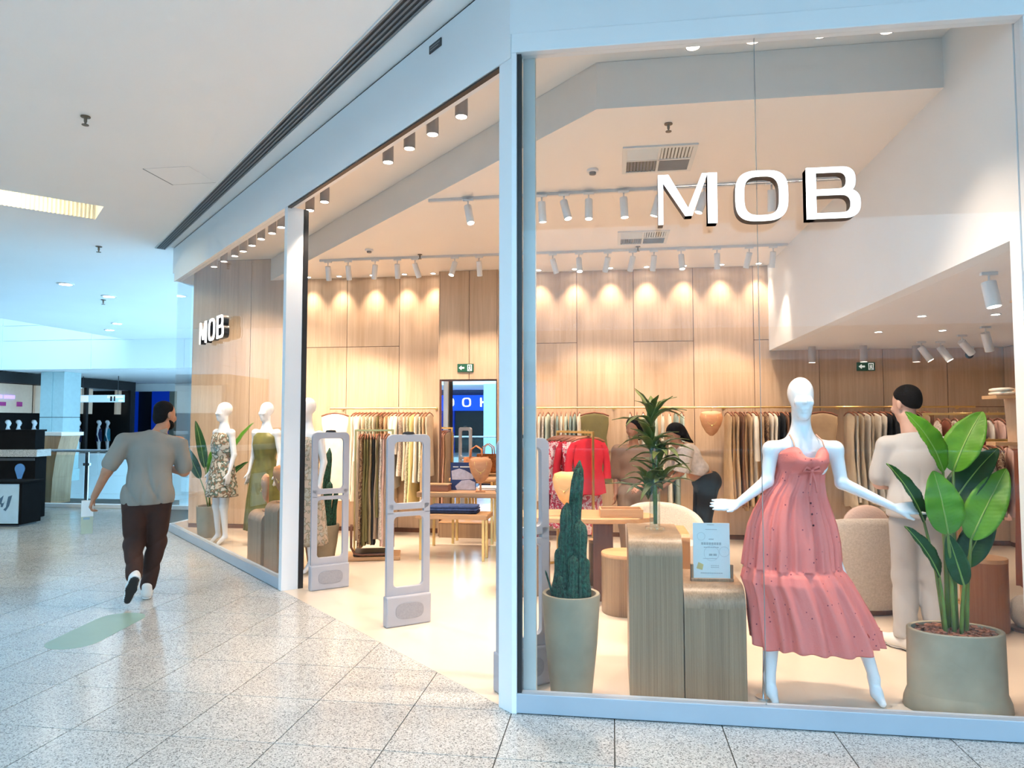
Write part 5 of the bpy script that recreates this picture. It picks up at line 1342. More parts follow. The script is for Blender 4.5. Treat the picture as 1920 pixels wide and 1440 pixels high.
obj('sole', sdf_mesh('sole', [rc(hl,hl+dn*0.1,0.046,0.048), rc(hl+dn*0.1,toe,0.048,0.038)], 0.008, 0.02, 0.004, clips=((tuple(hl+up_*0.026),tuple(-up_)),(tuple(hl+up_*0.042),tuple(up_)))), m_sole, s2)
cb = thing('paper_carton', 'pale green and white paper carton in the walking man\'s left hand', 'carton', (0, 0, 0), R(33)+R(8))
mw = Matrix.Translation((-4.20,5.92,0.001)) @ Matrix.Rotation(R(33), 4, 'Z')
p_ = mw @ Vector((-0.475, 0.015, 0.615)); cb.location = p_
obj('carton_body', MB().box(-0.045, 0.045, -0.03, 0.03, 0.0, 0.15), mat('pale_green_card', (0.50,0.53,0.40), 0.7, var=0.05), cb, bevel=0.003)
obj('carton_top', MB().box(-0.046, 0.046, -0.031, 0.031, 0.1501, 0.29), m_paperw, cb, bevel=0.003)
obj('print', MB().box(-0.03, 0.02, -0.0325, -0.0312, 0.125, 0.145), mat('blue_grey_print', (0.3,0.42,0.5), 0.7, var=0.1), cb)

# shopper in white trousers, back to the window (x right, y forward, z up)
sm = thing('person', 'man with black hair in cream shirt and white trousers browsing inside the shop', 'person', (2.12, 5.36, 0.001), R(-12))
hc = (-0.035, 0.05, 1.73); hy = R(40)
Ls, Rs = (-0.165,0.02,1.425), (0.170,0.02,1.425); Le, Re = (-0.215,0.06,1.16), (0.225,0.06,1.16); Lw, Rw = (-0.15,0.27,1.12), (0.18,0.27,1.12)
skin = head_prims(hc, hy, R(-12), 1.06) + [rc((-0.025,0.03,1.63),(0,0.01,1.46),0.057,0.07), rc((0,0.02,1.43),Ls,0.08,0.055), rc((0,0.02,1.43),Rs,0.08,0.055)] + torso_prims(0.80)
skin += limb([Ls,Le,Lw],[0.052,0.043,0.028]) + limb([Rs,Re,Rw],[0.052,0.043,0.028]) + hand_prims(Lw,(0.5,0.8,0.1),(0,0.2,1),1,0.5) + hand_prims(Rw,(-0.5,0.8,0.1),(0,0.2,1),1,0.5)
skin += limb([(-0.075,0,0.92),(-0.07,0.04,0.5),(-0.085,-0.01,0.09)],[0.07,0.05,0.036]) + limb([(0.075,0,0.92),(0.085,0.04,0.5),(0.10,-0.01,0.09)],[0.07,0.05,0.036]) + [rc((-0.085,-0.01,0.08),(-0.17,0.06,0.03),0.035,0.028), rc((0.10,-0.01,0.08),(0.11,0.12,0.03),0.035,0.028)]
obj('body', sdf_mesh('body', skin, 0.0095, 0.03), m_skinp, sm)
M_ = rotm(hy, R(-12)); hcv = np.array(hc)
hair = [el(HP((0,-0.026,0.046)),(0.084,0.100,0.090),0.02,M_), el(HP((0,-0.055,0.01)),(0.078,0.058,0.075),0.02,M_)]
obj('hair', sdf_mesh('hair', hair, 0.009, 0.02, clips=((HP((0,0.03,0.06)), tuple(M_ @ np.array((0,0.75,-0.65)))), (HP((0,-0.06,-0.052)), tuple(M_ @ np.array((0,0.25,-1)))))), m_hair, sm)
m_cream = mat('cream_linen_shirt', (0.50, 0.495, 0.485), 0.9, var=0.05, vscale=6, bump=0.25, bscale=16, stretch=(1,1,0.5))
sh = torso_prims(0.90) + [el((0,0,0.98),(0.178,0.14,0.16),0.06), rc((0,0.015,1.44),Ls,0.075,0.056), rc((0,0.015,1.44),Rs,0.075,0.056), rc((-0.01,0.02,1.50),(0,0.015,1.43),0.064,0.08), rc(Ls,tuple(np.array(Ls)*0.2+np.array(Le)*0.8),0.060,0.070,0.02), rc(Rs,tuple(np.array(Rs)*0.2+np.array(Re)*0.8),0.060,0.070,0.02)]
obj('shirt', sdf_mesh('shirt', sh, 0.010, 0.03, 0.014, clips=(((0,0,0.93),(0,0,-1)),((0,0,1.525),(-0.1,0.1,1))), disp=lambda X,Y,Z: 0.014*(1-np.abs(np.sin(30*(X-0.12*Z)+0.8*np.sin(6*Z))))**4*np.clip((1.36-Z)*3,0,1)), m_cream, sm)
m_whitet = mat('white_cotton_trousers', (0.43, 0.43, 0.43), 0.9, var=0.04, vscale=6, bump=0.2, bscale=14)
tr = [el((0,0,0.93),(0.155,0.115,0.14),0.05)] + limb([(-0.078,0,0.88),(-0.075,0.035,0.50),(-0.085,0.0,0.11)],[0.09,0.078,0.075]) + limb([(0.078,0,0.88),(0.09,0.035,0.50),(0.105,0.0,0.11)],[0.09,0.078,0.075])
obj('trousers', sdf_mesh('trousers', tr, 0.011, 0.022, 0.004, clips=(((0,0,1.02),(0,0,1)),((0,0,0.085),(0,0,-1))), disp=lambda X,Y,Z: 0.006*(1-np.abs(np.sin(13*Z+16*X)))**3*np.clip((0.9-Z)*3,0,1)), m_whitet, sm)
obj('belt', MB().lathe([(0.160,0.955),(0.163,0.958),(0.163,0.985),(0.160,0.988)], 32, sx=1.0, sy=0.72, caps=False), mat('brown_leather', (0.16,0.06,0.03), 0.5, var=0.1), sm, True)
for h_, t_ in (((-0.075,-0.035,0.055),(-0.215,0.10,0.045)), ((0.10,-0.035,0.055),(0.115,0.18,0.045))):
    s_ = obj('shoe', sdf_mesh('shoe', shoe_prims(h_, t_), 0.009, 0.02, clips=(((0,0,0.02),(0,0,-1)),)), m_sneak, sm)
    obj('sole', sdf_mesh('sole', shoe_prims(h_, t_, tall=0.01), 0.009, 0.02, 0.004, clips=(((0,0,0.02),(0,0,1)),((0,0,0.0),(0,0,-1)))), m_sneak, s_)

# woman leaning over, facing left (x right, y forward, z up); stands behind the cream chair
wo = thing('person', 'woman with long black hair in a white blouse and black trousers bending forward', 'person', (1.02, 8.20, 0.001), R(98))
hc = (0.0, 0.33, 1.455); hy = R(25)
Ls, Rs = (-0.165,0.24,1.285), (0.165,0.24,1.285); Le, Re = (-0.19,0.30,1.05), (0.19,0.32,1.05); Lw, Rw = (-0.10,0.45,0.90), (0.12,0.45,0.88)
tor = [el((0,0.17,1.20),(0.155,0.12,0.15),0.06), el((0,0.08,1.06),(0.135,0.11,0.13),0.06), el((0,-0.02,0.93),(0.165,0.14,0.13),0.06)]
skin = head_prims(hc, hy, R(-30), 0.98) + [rc((0,0.30,1.37),(0,0.22,1.28),0.048,0.06), rc((0,0.22,1.27),Ls,0.07,0.048), rc((0,0.22,1.27),Rs,0.07,0.048)] + tor
skin += limb([Ls,Le,Lw],[0.045,0.036,0.024]) + limb([Rs,Re,Rw],[0.045,0.036,0.024]) + hand_prims(Lw,(0.2,0.7,-0.5),(1,0,0.2),0.9,0.4) + hand_prims(Rw,(-0.2,0.7,-0.5),(-1,0,0.2),0.9,0.4)
skin += limb([(-0.09,-0.02,0.88),(-0.09,0.03,0.48),(-0.09,-0.02,0.08)],[0.085,0.052,0.034]) + limb([(0.09,-0.02,0.88),(0.09,0.03,0.48),(0.09,-0.02,0.08)],[0.085,0.052,0.034]) + [rc((-0.09,-0.02,0.07),(-0.09,0.11,0.025),0.032,0.025), rc((0.09,-0.02,0.07),(0.09,0.11,0.025),0.032,0.025)]
obj('body', sdf_mesh('body', skin, 0.011, 0.03), m_skin, wo)
M_ = rotm(hy, R(-30)); hcv = np.array(hc)
hair = [el(HP((0,-0.028,0.040)),(0.086,0.100,0.090),0.02,M_), el(HP((0.0,-0.07,-0.02)),(0.09,0.07,0.10),0.03,M_), rc(HP((0,-0.07,0.0)),(0.03,0.17,1.30),0.085,0.085,0.04), rc((0.03,0.17,1.30),(0.05,0.04,1.10),0.085,0.045,0.04), rc(HP((-0.07,0.0,-0.02)),(-0.09,0.33,1.26),0.04,0.03,0.03)]
obj('hair', sdf_mesh('hair', hair, 0.011, 0.03, clips=((HP((0,0.04,0.05)), tuple(M_ @ np.array((0,0.8,-0.6)))),)), m_hair, wo)
m_blouse = mat('white_lace_blouse', (0.66,0.57,0.50), 0.9, var=0.12, vscale=30, bump=0.4, bscale=60)
sh = [el((0,0.17,1.20),(0.175,0.135,0.155),0.06), el((0,0.08,1.07),(0.16,0.13,0.12),0.06), rc((0,0.22,1.27),Ls,0.078,0.07), rc((0,0.22,1.27),Rs,0.078,0.07), rc(Ls,Le,0.078,0.085), rc(Rs,Re,0.078,0.085)]
obj('blouse', sdf_mesh('blouse', sh, 0.011, 0.03, 0.004, clips=(((0,0,0.985),(0,0.2,-1)),((0,0.25,1.345),(0,0.5,1)))), m_blouse, wo)
m_blackc = mat('black_cloth', (0.010,0.010,0.012), 0.85, var=0.2, vscale=8)
tr = [el((0,-0.03,0.93),(0.185,0.16,0.14),0.05)] + limb([(-0.095,-0.02,0.86),(-0.095,0.03,0.48),(-0.09,-0.02,0.12)],[0.11,0.075,0.06]) + limb([(0.095,-0.02,0.86),(0.095,0.03,0.48),(0.09,-0.02,0.12)],[0.11,0.075,0.06])
obj('trousers', sdf_mesh('trousers', tr, 0.012, 0.025, 0.004, clips=(((0,0,1.02),(0,0.2,1)),)), m_blackc, wo)
for x in (-0.09, 0.09):
    obj('shoe', sdf_mesh('shoe', shoe_prims((x,-0.03,0.05),(x,0.16,0.04)), 0.012, 0.02, clips=(((0,0,0.002),(0,0,-1)),)), m_dark, wo)

# shop assistant in beige behind the palm
pa = thing('person', 'person with dark hair in a taupe short-sleeved shirt standing behind the palm vase', 'person', (0.24, 8.05, 0.001), R(170))
hc = (0.0, 0.05, 1.53); hy = R(-20)
Ls, Rs = (-0.175,0.01,1.27), (0.175,0.01,1.27); Le, Re = (-0.22,0.0,1.02), (0.205,0.0,1.02); Lw, Rw = (-0.10,0.20,0.90), (0.20,0.06,0.80)
skin = head_prims(hc, hy, R(-12), 0.98) + [rc((0,0.03,1.43),(0,0.01,1.31),0.05,0.06), rc((0,0.01,1.28),Ls,0.07,0.048), rc((0,0.01,1.28),Rs,0.07,0.048), el((0,0,1.16),(0.155,0.10,0.15),0.05), el((0,0,0.99),(0.14,0.10,0.15),0.05), el((0,0,0.85),(0.16,0.11,0.12),0.05)]
skin += limb([Ls,Le,Lw],[0.045,0.036,0.024]) + limb([Rs,Re,Rw],[0.045,0.036,0.024]) + hand_prims(Lw,(0.4,0.6,-0.3),(1,0,0.3),0.9,0.4) + hand_prims(Rw,(0,0.1,-1),(0,1,0),0.9,0.4)
skin += limb([(-0.085,0,0.80),(-0.09,0.03,0.45),(-0.09,-0.02,0.08)],[0.085,0.052,0.034]) + limb([(0.085,0,0.80),(0.09,0.03,0.45),(0.09,-0.02,0.08)],[0.085,0.052,0.034]) + [rc((-0.09,-0.02,0.07),(-0.09,0.11,0.025),0.032,0.025), rc((0.09,-0.02,0.07),(0.09,0.11,0.025),0.032,0.025)]
obj('body', sdf_mesh('body', skin, 0.011, 0.03), m_skin, pa)
M_ = rotm(hy, R(-12)); hcv = np.array(hc)
hair = [el(HP((0,-0.03,0.040)),(0.086,0.100,0.090),0.02,M_), el(HP((0,-0.06,-0.05)),(0.088,0.065,0.12),0.03,M_), el(HP((0.06,-0.02,-0.07)),(0.035,0.05,0.10),0.03,M_), el(HP((-0.06,-0.02,-0.07)),(0.035,0.05,0.10),0.03,M_)]
obj('hair', sdf_mesh('hair', hair, 0.011, 0.03, clips=((HP((0,0.045,0.05)), tuple(M_ @ np.array((0,0.85,-0.5)))),)), m_hair, pa)
m_taupe = mat('taupe_shirt', (0.30,0.19,0.13), 0.9, var=0.08, vscale=10, bump=0.2, bscale=20)
sh = [el((0,0,1.16),(0.18,0.125,0.155),0.06), el((0,0,0.98),(0.17,0.125,0.14),0.06), rc((0,0.01,1.28),Ls,0.078,0.068), rc((0,0.01,1.28),Rs,0.078,0.068), rc(Ls,Le,0.072,0.075), rc(Rs,Re,0.072,0.075)]
obj('shirt', sdf_mesh('shirt', sh, 0.011, 0.03, 0.004, clips=(((0,0,0.80),(0,0,-1)),((0,0,1.345),(0,0.4,1)))), m_taupe, pa)
tr = [el((0,0,0.82),(0.175,0.125,0.13),0.05)] + limb([(-0.09,0,0.78),(-0.095,0.03,0.45),(-0.09,-0.02,0.12)],[0.105,0.075,0.06]) + limb([(0.09,0,0.78),(0.095,0.03,0.45),(0.09,-0.02,0.12)],[0.105,0.075,0.06])
obj('trousers', sdf_mesh('trousers', tr, 0.012, 0.025, 0.004), mat('khaki_trousers', (0.34,0.24,0.17), 0.9, var=0.08), pa)
for x in (-0.09, 0.09):
    obj('shoe', sdf_mesh('shoe', shoe_prims((x,-0.03,0.05),(x,0.16,0.04)), 0.012, 0.02, clips=(((0,0,0.002),(0,0,-1)),)), m_dark, pa)
# ------------------------------------------------------------------ hanging clothes
def garment_mesh(kind, seed):
    q = random.Random(seed); n = 28
    L_ = {'dress': 1.30, 'midi': 1.02, 'top': 0.62, 'shirt': 0.66, 'trousers': 1.05, 'coat': 1.15}[kind]
    rows = []
    if kind == 'trousers': key = [(-0.085,0.03,0.012),(-0.10,0.17,0.022),(-0.14,0.175,0.03),(-L_*0.6,0.16,0.03),(-L_,0.15,0.035)]
    else:
        fl_ = {'dress': 0.26, 'midi': 0.24, 'top': 0.20, 'shirt': 0.215, 'coat': 0.22}[kind]
        key = [(-0.075,0.055,0.012),(-0.095,0.13,0.020),(-0.125,0.195,0.026),(-0.22,0.195,0.036),(-0.40,0.165,0.036),(-L_*0.72,(0.165+fl_)/2,0.042),(-L_,fl_,0.048)]
    zz = []
    for a, b in zip(key, key[1:]):
        m_ = max(1, int((a[0]-b[0])/0.07))
        for i in range(m_): zz.append([a[j]+(b[j]-a[j])*i/m_ for j in range(3)])
    zz.append(list(key[-1])); k1, k2, p1, p2 = q.uniform(16,24), q.uniform(30,44), q.uniform(0,6), q.uniform(0,6)
    for z, w, d in zz:
        u = min(1, max(0, (-z-0.12)/0.6)); row = []
        for i in range(n):
            a = 2*math.pi*i/n; c, s = math.cos(a), math.sin(a)
            x = w*math.copysign(abs(c)**0.7, c); y = d*s
            y += u*(0.014*math.sin(k1*x+p1)+0.007*math.sin(k2*x+p2+6*z))
            row.append((x, y, z - 0.012*u*math.sin(k1*x+p2)*(1 if z <= -L_+0.01 else 0)))
        rows.append(row)
    mb = MB().loft(rows)
    if kind in ('shirt', 'coat'):
        for s in (-1, 1):
            sl = 0.34 if kind == 'shirt' else 0.55
            mb.tube([(0.17*s,0,-0.13),(0.205*s,0.005,-0.20),(0.235*s,0.012,-0.16-sl*0.6),(0.235*s,0.01,-0.16-sl)], [0.035,0.045,0.042,0.05], 9)
    return mb.mesh('garment', True, 70)
G = {}
for k in ('dress', 'midi', 'top', 'shirt', 'trousers', 'coat'):
    G[k] = []
    for s in range(2):
        me = garment_mesh(k, s*17+len(k)); me.materials.append(m_paperw); G[k].append(me)
hb = MB().tube([(-0.20,0,-0.105),(-0.12,0,-0.075),(0,0,-0.058),(0.12,0,-0.075),(0.20,0,-0.105)], [0.010,0.012,0.013,0.012,0.010], 8).mesh('hanger', True); 
m_hang = wood('hanger_wood', (0.22,0.07,0.035), (0.34,0.13,0.07), 0.4, scale=(4,60,60)); hb.materials.append(m_hang)
hk = MB().tube([(0,0,-0.055),(0,0,-0.012),(0.008,0,0.006),(0.0,0,0.014),(-0.012,0,0.004)], 0.0022, 6).mesh('hook', True); hk.materials.append(m_brass)
def hang(kind, m, loc, rz, label, group, seed=0, scale=1.0, zs=1.0):
    o = link(bpy.data.objects.new({'dress':'hanging_dress','midi':'hanging_dress','top':'hanging_blouse','shirt':'hanging_shirt','trousers':'hanging_trousers','coat':'hanging_coat'}[kind], G[kind][seed % 2]))
    tag(o, label, {'dress':'dress','midi':'dress','top':'top','shirt':'shirt','trousers':'trousers','coat':'coat'}[kind], group)
    recolor(o, m)
    o.location = loc; o.rotation_euler = (0, 0, rz); o.scale = (scale, scale*0.7, zs)
    h_ = link(bpy.data.objects.new('hanger', hb), o); h_.scale = (1, 1, 1/zs)
    k_ = link(bpy.data.objects.new('hook', hk), h_)
    return o
def cloth(name, c, var=0.08): return mat(name, c, 0.88, var=var, vscale=9, bump=0.15, bscale=30)
F = {'ivory': cloth('ivory_cloth', (0.78,0.70,0.58)), 'cream': cloth('cream_cloth', (0.70,0.57,0.40)), 'sand': cloth('sand_cloth', (0.55,0.38,0.22)), 'tan': cloth('tan_cloth', (0.42,0.25,0.12)), 'brown': cloth('brown_cloth', (0.20,0.09,0.045)),
     'black': m_blackc, 'olive': cloth('olive_cloth', (0.17,0.14,0.05)), 'khaki': cloth('khaki_cloth', (0.30,0.22,0.12)), 'taupe': cloth('taupe_cloth', (0.36,0.26,0.18)), 'yellow': cloth('pale_yellow_cloth', (0.78,0.66,0.30)), 'mint': cloth('pale_mint_cloth', (0.55,0.62,0.52)), 'teal': cloth('grey_teal_cloth', (0.28,0.36,0.33)),
     'red': cloth('bright_red_cloth', (0.50,0.010,0.025)), 'wine': cloth('wine_cloth', (0.20,0.01,0.02)), 'rust': cloth('rust_leather_cloth', (0.26,0.07,0.03)), 'blush': cloth('blush_cloth_thin', (0.72,0.46,0.38)),
     'redprint': printed('red_pink_print', (0.58,0.02,0.05), ((0.80,0.50,0.50),(0.60,0.04,0.08),(0.78,0.60,0.56)), 18), 'pinkprint': printed('pink_white_print', (0.78,0.42,0.42), ((0.82,0.68,0.64),(0.60,0.10,0.12)), 24), 'leafprint': printed('cream_leaf_print', (0.68,0.62,0.48), ((0.30,0.32,0.20),(0.58,0.52,0.40)), 26), 'brownprint': printed('brown_print', (0.30,0.17,0.09), ((0.55,0.38,0.22),(0.16,0.08,0.05)), 26), 'lightprint': printed('pale_print', (0.74,0.66,0.58), ((0.45,0.36,0.30),(0.72,0.62,0.50)), 30)}
NICE = {'ivory':'ivory','cream':'cream','sand':'sand coloured','tan':'tan','brown':'dark brown','black':'black','olive':'olive green','khaki':'khaki','taupe':'taupe','yellow':'pale yellow','mint':'pale mint','teal':'grey-teal','red':'bright red','wine':'wine red','rust':'rust brown','blush':'blush pink','redprint':'red and pink print','pinkprint':'pink and white print','leafprint':'cream leaf-print','brownprint':'brown print','lightprint':'pale print'}
KN = {'dress':'long dress','midi':'midi dress','top':'top','shirt':'shirt','trousers':'trousers','coat':'long coat'}
RAILZ, RAILY = 1.795, 9.69
def names(seq, where, ref, rev):
    out = []; tot = {}
    for k in seq: tot[k] = tot.get(k, 0)+1
    cnt = {}
    for k in (seq[::-1] if rev else seq):
        cnt[k] = cnt.get(k, 0)+1
        nm = f'{NICE[k[1]]} {KN[k[0]]}'
        out.append(f'{nm} on a wooden hanger {where}' if tot[k] == 1 else f'{ORD[cnt[k]-1]} {nm} from {ref} {where}')
    return out[::-1] if rev else out
def section(x0, x1, seq, where, group, z=RAILZ, y=RAILY, ref='', rev=False):
    lab = names(seq, where, ref, rev)
    n = len(seq); q = random.Random(int(abs(x0)*100))
    for i, (k, c) in enumerate(seq):
        x = x0 + (x1-x0)*(i+0.5)/n + q.uniform(-0.006, 0.006)
        hang(k, F[c], (x, y, z-0.006), R(90+q.uniform(-5, 5)), lab[i], group, i, zs=q.uniform(0.92, 1.04))
section(-3.68, -2.54, [('dress','ivory'),('dress','ivory'),('coat','ivory'),('dress','cream'),('midi','leafprint'),('midi','leafprint'),('dress','cream'),('dress','olive'),('midi','brownprint'),('dress','sand'),('dress','cream'),('coat','ivory'),('shirt','ivory'),('midi','lightprint'),('midi','cream'),('dress','leafprint'),('dress','yellow'),('midi','ivory'),('midi','leafprint'),('dress','sand'),('midi','cream')],
        'on the wall rail left of the mirror', 'clothes on the rail left of the mirror', ref='the mirror', rev=True)
section(-1.15, -0.42, [('dress','mint'),('dress','ivory'),('dress','ivory'),('midi','lightprint'),('dress','mint'),('dress','lightprint'),('midi','teal'),('dress','ivory'),('dress','mint'),('midi','teal'),('top','teal'),('dress','ivory')],
        'on the wall rail behind the red rack', 'clothes on the rail behind the red rack', ref='the mirror', rev=False)
section(0.20, 0.98, [('dress','ivory'),('dress','ivory'),('midi','ivory'),('dress','lightprint'),('dress','mint'),('midi','ivory'),('dress','ivory'),('dress','teal'),('midi','mint')],
        'on the wall rail behind the palm vase', 'clothes on the rail behind the palm', ref='the hanging bust', rev=True)
section(1.50, 2.46, [('dress','sand'),('dress','tan'),('dress','sand'),('dress','brown'),('dress','tan'),('dress','sand'),('coat','ivory'),('dress','tan'),('top','sand'),('dress','brownprint'),('dress','ivory'),('midi','ivory'),('dress','black'),('dress','black'),('midi','brown'),('top','black'),('midi','brownprint'),('dress','sand')],
        'on the wall rail beside the wooden bust', 'clothes on the rail beside the wooden bust', ref='the bust', rev=False)
section(3.02, 4.05, [('dress','cream'),('dress','ivory'),('dress','cream'),('dress','ivory'),('dress','cream'),('dress','ivory'),('dress','ivory'),('dress','black'),('coat','black'),('dress','black'),('midi','brown'),('dress','brownprint'),('midi','black'),('dress','cream'),('dress','sand'),('midi','brown')],
        'on the rail behind the shopper', 'clothes on the rail behind the shopper', ref='the oak end wall', rev=True)
# broadside pieces
hang('midi', F['olive'], (-0.24, RAILY-0.02, RAILZ-0.006), R(8), 'olive strappy dress hung face-on on the rail behind the red rack', None, 1)
hang('top', F['sand'], (2.72, RAILY-0.02, RAILZ-0.006), R(6), 'sand ruffled top hung face-on behind the mannequin shoulder', None, 0)
hang('dress', F['ivory'], (-3.95, RAILY-0.03, RAILZ-0.006), R(5), 'ivory dress hung face-on at the left end of the wall rail', None, 0)

# wall rails
def rail(x0, x1, label):
    t = thing('clothes_rail', label, 'clothes rail', (0, 0, 0))
    obj('bar', MB().tube([(x0, RAILY, RAILZ), (x1, RAILY, RAILZ)], 0.0125, 12), m_brass, t, True, 50)
    n = max(2, int((x1-x0)/1.4)+1)
    for i in range(n):
        x = x0+0.08+(x1-x0-0.16)*i/(n-1)
        obj('bracket', MB().tube([(x, RAILY, RAILZ), (x, YB, RAILZ)], 0.009, 8).lathe([(0.0005,-0.004),(0.026,-0.004),(0.026,0.0),(0.0005,0.0)], 14).mesh('bracket') if False else MB().tube([(x, RAILY, RAILZ), (x, YB-0.001, RAILZ)], 0.009, 8).tube([(x, YB-0.012, RAILZ), (x, YB-0.001, RAILZ)], 0.026, 14), m_brass, t, True, 50)
rail(-4.04, -2.46, 'brass wall rail left of the mirror pillar')
rail(-1.55, 4.58, 'long brass wall rail across the back of the shop')

# free-standing racks
def rack(label, p0, p1, h, base=True):
    p0, p1 = Vector(p0), Vector(p1); d = p1-p0; L_ = d.length
    t = thing('clothes_rack', label, 'clothes rack', (p0.x, p0.y, 0.001), math.atan2(d.y, d.x))
    def sq(a, b):
        mb = MB(); x0, z0, x1, z1 = min(a[0],b[0])-0.012, min(a[1],b[1])-0.012, max(a[0],b[0])+0.012, max(a[1],b[1])+0.012
        return mb.box(x0, x1, -0.012, 0.012, z0, z1)
    obj('top_bar', sq((0,h),(L_,h)), m_brass, t, bevel=0.002)
    for x in (0, L_): obj('post', MB().box(x-0.0119, x+0.0119, -0.0119, 0.0119, 0.0, h-0.0121), m_brass, t, bevel=0.002)
    if base:
        obj('base_board', MB().box(-0.10, L_+0.10, -0.22, 0.22, 0.0, 0.045), m_oaktop, t, bevel=0.012)
        tr_ = MB().tube([(-0.02,-0.2,0.42),(-0.02,-0.2,0.16),(0.02,-0.2,0.085),(0.10,-0.2,0.07),(L_-0.10,-0.2,0.07),(L_-0.02,-0.2,0.085),(L_+0.02,-0.2,0.16),(L_+0.02,-0.2,0.42)], 0.014, 8)
        obj('curved_rail', tr_, m_darkwood, t, True)
        obj('tray', MB().box(0.0, L_, -0.17, 0.17, 0.046, 0.085), m_dark, t, bevel=0.01)
    else:
        obj('foot', MB().box(-0.012, 0.012, -0.2, 0.2, 0.0, 0.024), m_brass, t)
        obj('foot', MB().box(L_-0.012, L_+0.012, -0.2, 0.2, 0.0, 0.024), m_brass, t)
    return t
def on_rack(p0, p1, h, seq, where, group, ref, rev=False, u0=0.1, u1=0.92, yaw=90):
    lab = names(seq, where, ref, rev)
    p0, p1 = Vector(p0), Vector(p1); d = p1-p0; a = math.degrees(math.atan2(d.y, d.x)); q = random.Random(len(where))
    for i, (k, c) in enumerate(seq):
        u = u0+(u1-u0)*(i+0.5)/len(seq); p = p0.lerp(p1, u)
        hang(k, F[c], (p.x, p.y, h+0.012), R(a+yaw+q.uniform(-8, 8)), lab[i], group, i, zs=q.uniform(0.95, 1.05))
A, B = (-3.02, 8.02, 0), (-2.60, 8.14, 0)
rack('brass clothes rack on an oak base with olive and beige clothes', A, B, 1.50)
on_rack(A, B, 1.50, [('dress','taupe'),('dress','brownprint'),('dress','olive'),('dress','olive'),('dress','khaki'),('dress','black'),('midi','olive'),('dress','taupe'),('dress','lightprint'),('dress','blush'),('dress','blush'),('dress','taupe')], 'on the oak-based rack inside the entrance', 'clothes on the oak-based rack', 'the table end', True)
A, B = (-0.62, 8.05, 0), (-0.20, 7.30, 0)
rack('square brass clothes rack holding the red clothes', A, B, 1.49, False)
on_rack(A, B, 1.49, [('midi','wine'),('shirt','redprint'),('midi','redprint'),('shirt','pinkprint'),('midi','redprint'),('shirt','red'),('midi','redprint'),('midi','pinkprint'),('midi','pinkprint'),('shirt','red')], 'on the square brass rack', 'red clothes on the brass rack', 'the wall end', False)
A, B = (3.16, 7.72, 0), (3.94, 7.50, 0)
rack('brass clothes rack with orange and cream tops under the low ceiling', A, B, 1.68, False)
on_rack(A, B, 1.68, [('midi','lightprint'),('midi','rust'),('midi','ivory'),('midi','cream'),('top','black'),('top','wine'),('midi','ivory'),('midi','blush'),('top','wine')], 'on the rack under the low ceiling', 'tops on the rack under the low ceiling', 'the bulkhead end', False)
A, B = (3.02, 6.74, 0), (3.72, 6.64, 0)
rack('shorter brass clothes rack behind the broad-leaved plant', A, B, 1.44, False)
on_rack(A, B, 1.44, [('top','wine'),('shirt','lightprint'),('shirt','brownprint'),('top','cream'),('shirt','blush'),('shirt','rust'),('shirt','tan'),('midi','rust')], 'on the shorter right rack', 'shirts on the shorter rack', 'the bulkhead end', False)
hang('dress', F['rust'], (3.22, 6.14, 1.60), R(72), 'long rust brown dress hanging by the end of the white wall', None, 1)
t = thing('clothes_hook', 'brass ceiling hook holding the long rust dress', 'hook', (3.22, 6.14, 1.606))
obj('hook_rod', MB().tube([(0.0,0,0.012),(0,0,ZL-1.607)], 0.005, 8), m_brass, t, True)
obj('ceiling_cup', MB().lathe([(0.03, ZL-1.62),(0.03, ZL-1.6075)], 14), m_brass, t, True, 40)

# wooden wall shelf piece, its cap and the round white pouf at the right
t = thing('wall_shelf', 'small tapered oak wall shelf on the back of the white end wall', 'shelf', (2.2605, 4.52, 1.44))
obj('side_panel', MB().sideplate([(0.03,0.0),(0.16,0.0),(0.20,0.36),(0.0,0.36)], 0.13, 0.15), m_wall, t, bevel=0.002)
obj('shelf_board', MB().box(0.0, 0.13, 0.01, 0.18, 0.30, 0.32), m_oaktop, t)
obj('shelf_board', MB().box(0.0, 0.13, 0.04, 0.15, 0.02, 0.04), m_oaktop, t)
folded('folded cream scarf on top of the small oak wall shelf', (2.33, 4.615, 1.762), R(90), F['ivory'], 0.13, 0.08, 2, 'folded_scarf', 'scarf')
t = thing('white_pouf', 'round white pouf on a walnut base near the window end wall', 'pouf', (3.13, 5.98, 0.001)); t.scale = (0.58,)*3
obj('cover', sdf_mesh('cover', [el((0,0,0.26),(0.19,0.19,0.12),0.1), rc((0,0,0.17),(0,0,0.32),0.15,0.15,0.1)], 0.02, 0.1, clips=(((0,0,0.045),(0,0,-1)),)), m_boucle, t)
obj('base', MB().lathe([(0.17,0.0),(0.19,0.044)], 28), m_darkwood, t, True, 40)
# ------------------------------------------------------------------ the mall
m_mint = mat('sage_vinyl', (0.27, 0.40, 0.33), 0.35, var=0.04, vscale=6)
pts = []
c0, c1 = Vector((-3.90, 4.72, 0)), Vector((-3.98, 5.30, 0))
ax = (c1-c0).normalized(); sd2 = Vector((-ax.y, ax.x, 0)); rr2 = 0.185
for k in range(17): a = R(-180*k/16); v = c0 + (sd2*math.cos(a)*-1 + ax*math.sin(a))*rr2; pts.append((v.x, v.y))
for k in range(17): a = R(-180*k/16); v = c1 - (sd2*math.cos(a)*-1 + ax*math.sin(a))*rr2; pts.append((v.x, v.y))
fs = thing('floor_sticker', 'round-ended sage green sticker on the granite floor', 'floor sticker', (0, 0, 0))
tagm = obj('sticker_face', MB().prism(pts, 0.0002, 0.0012), m_mint, fs)

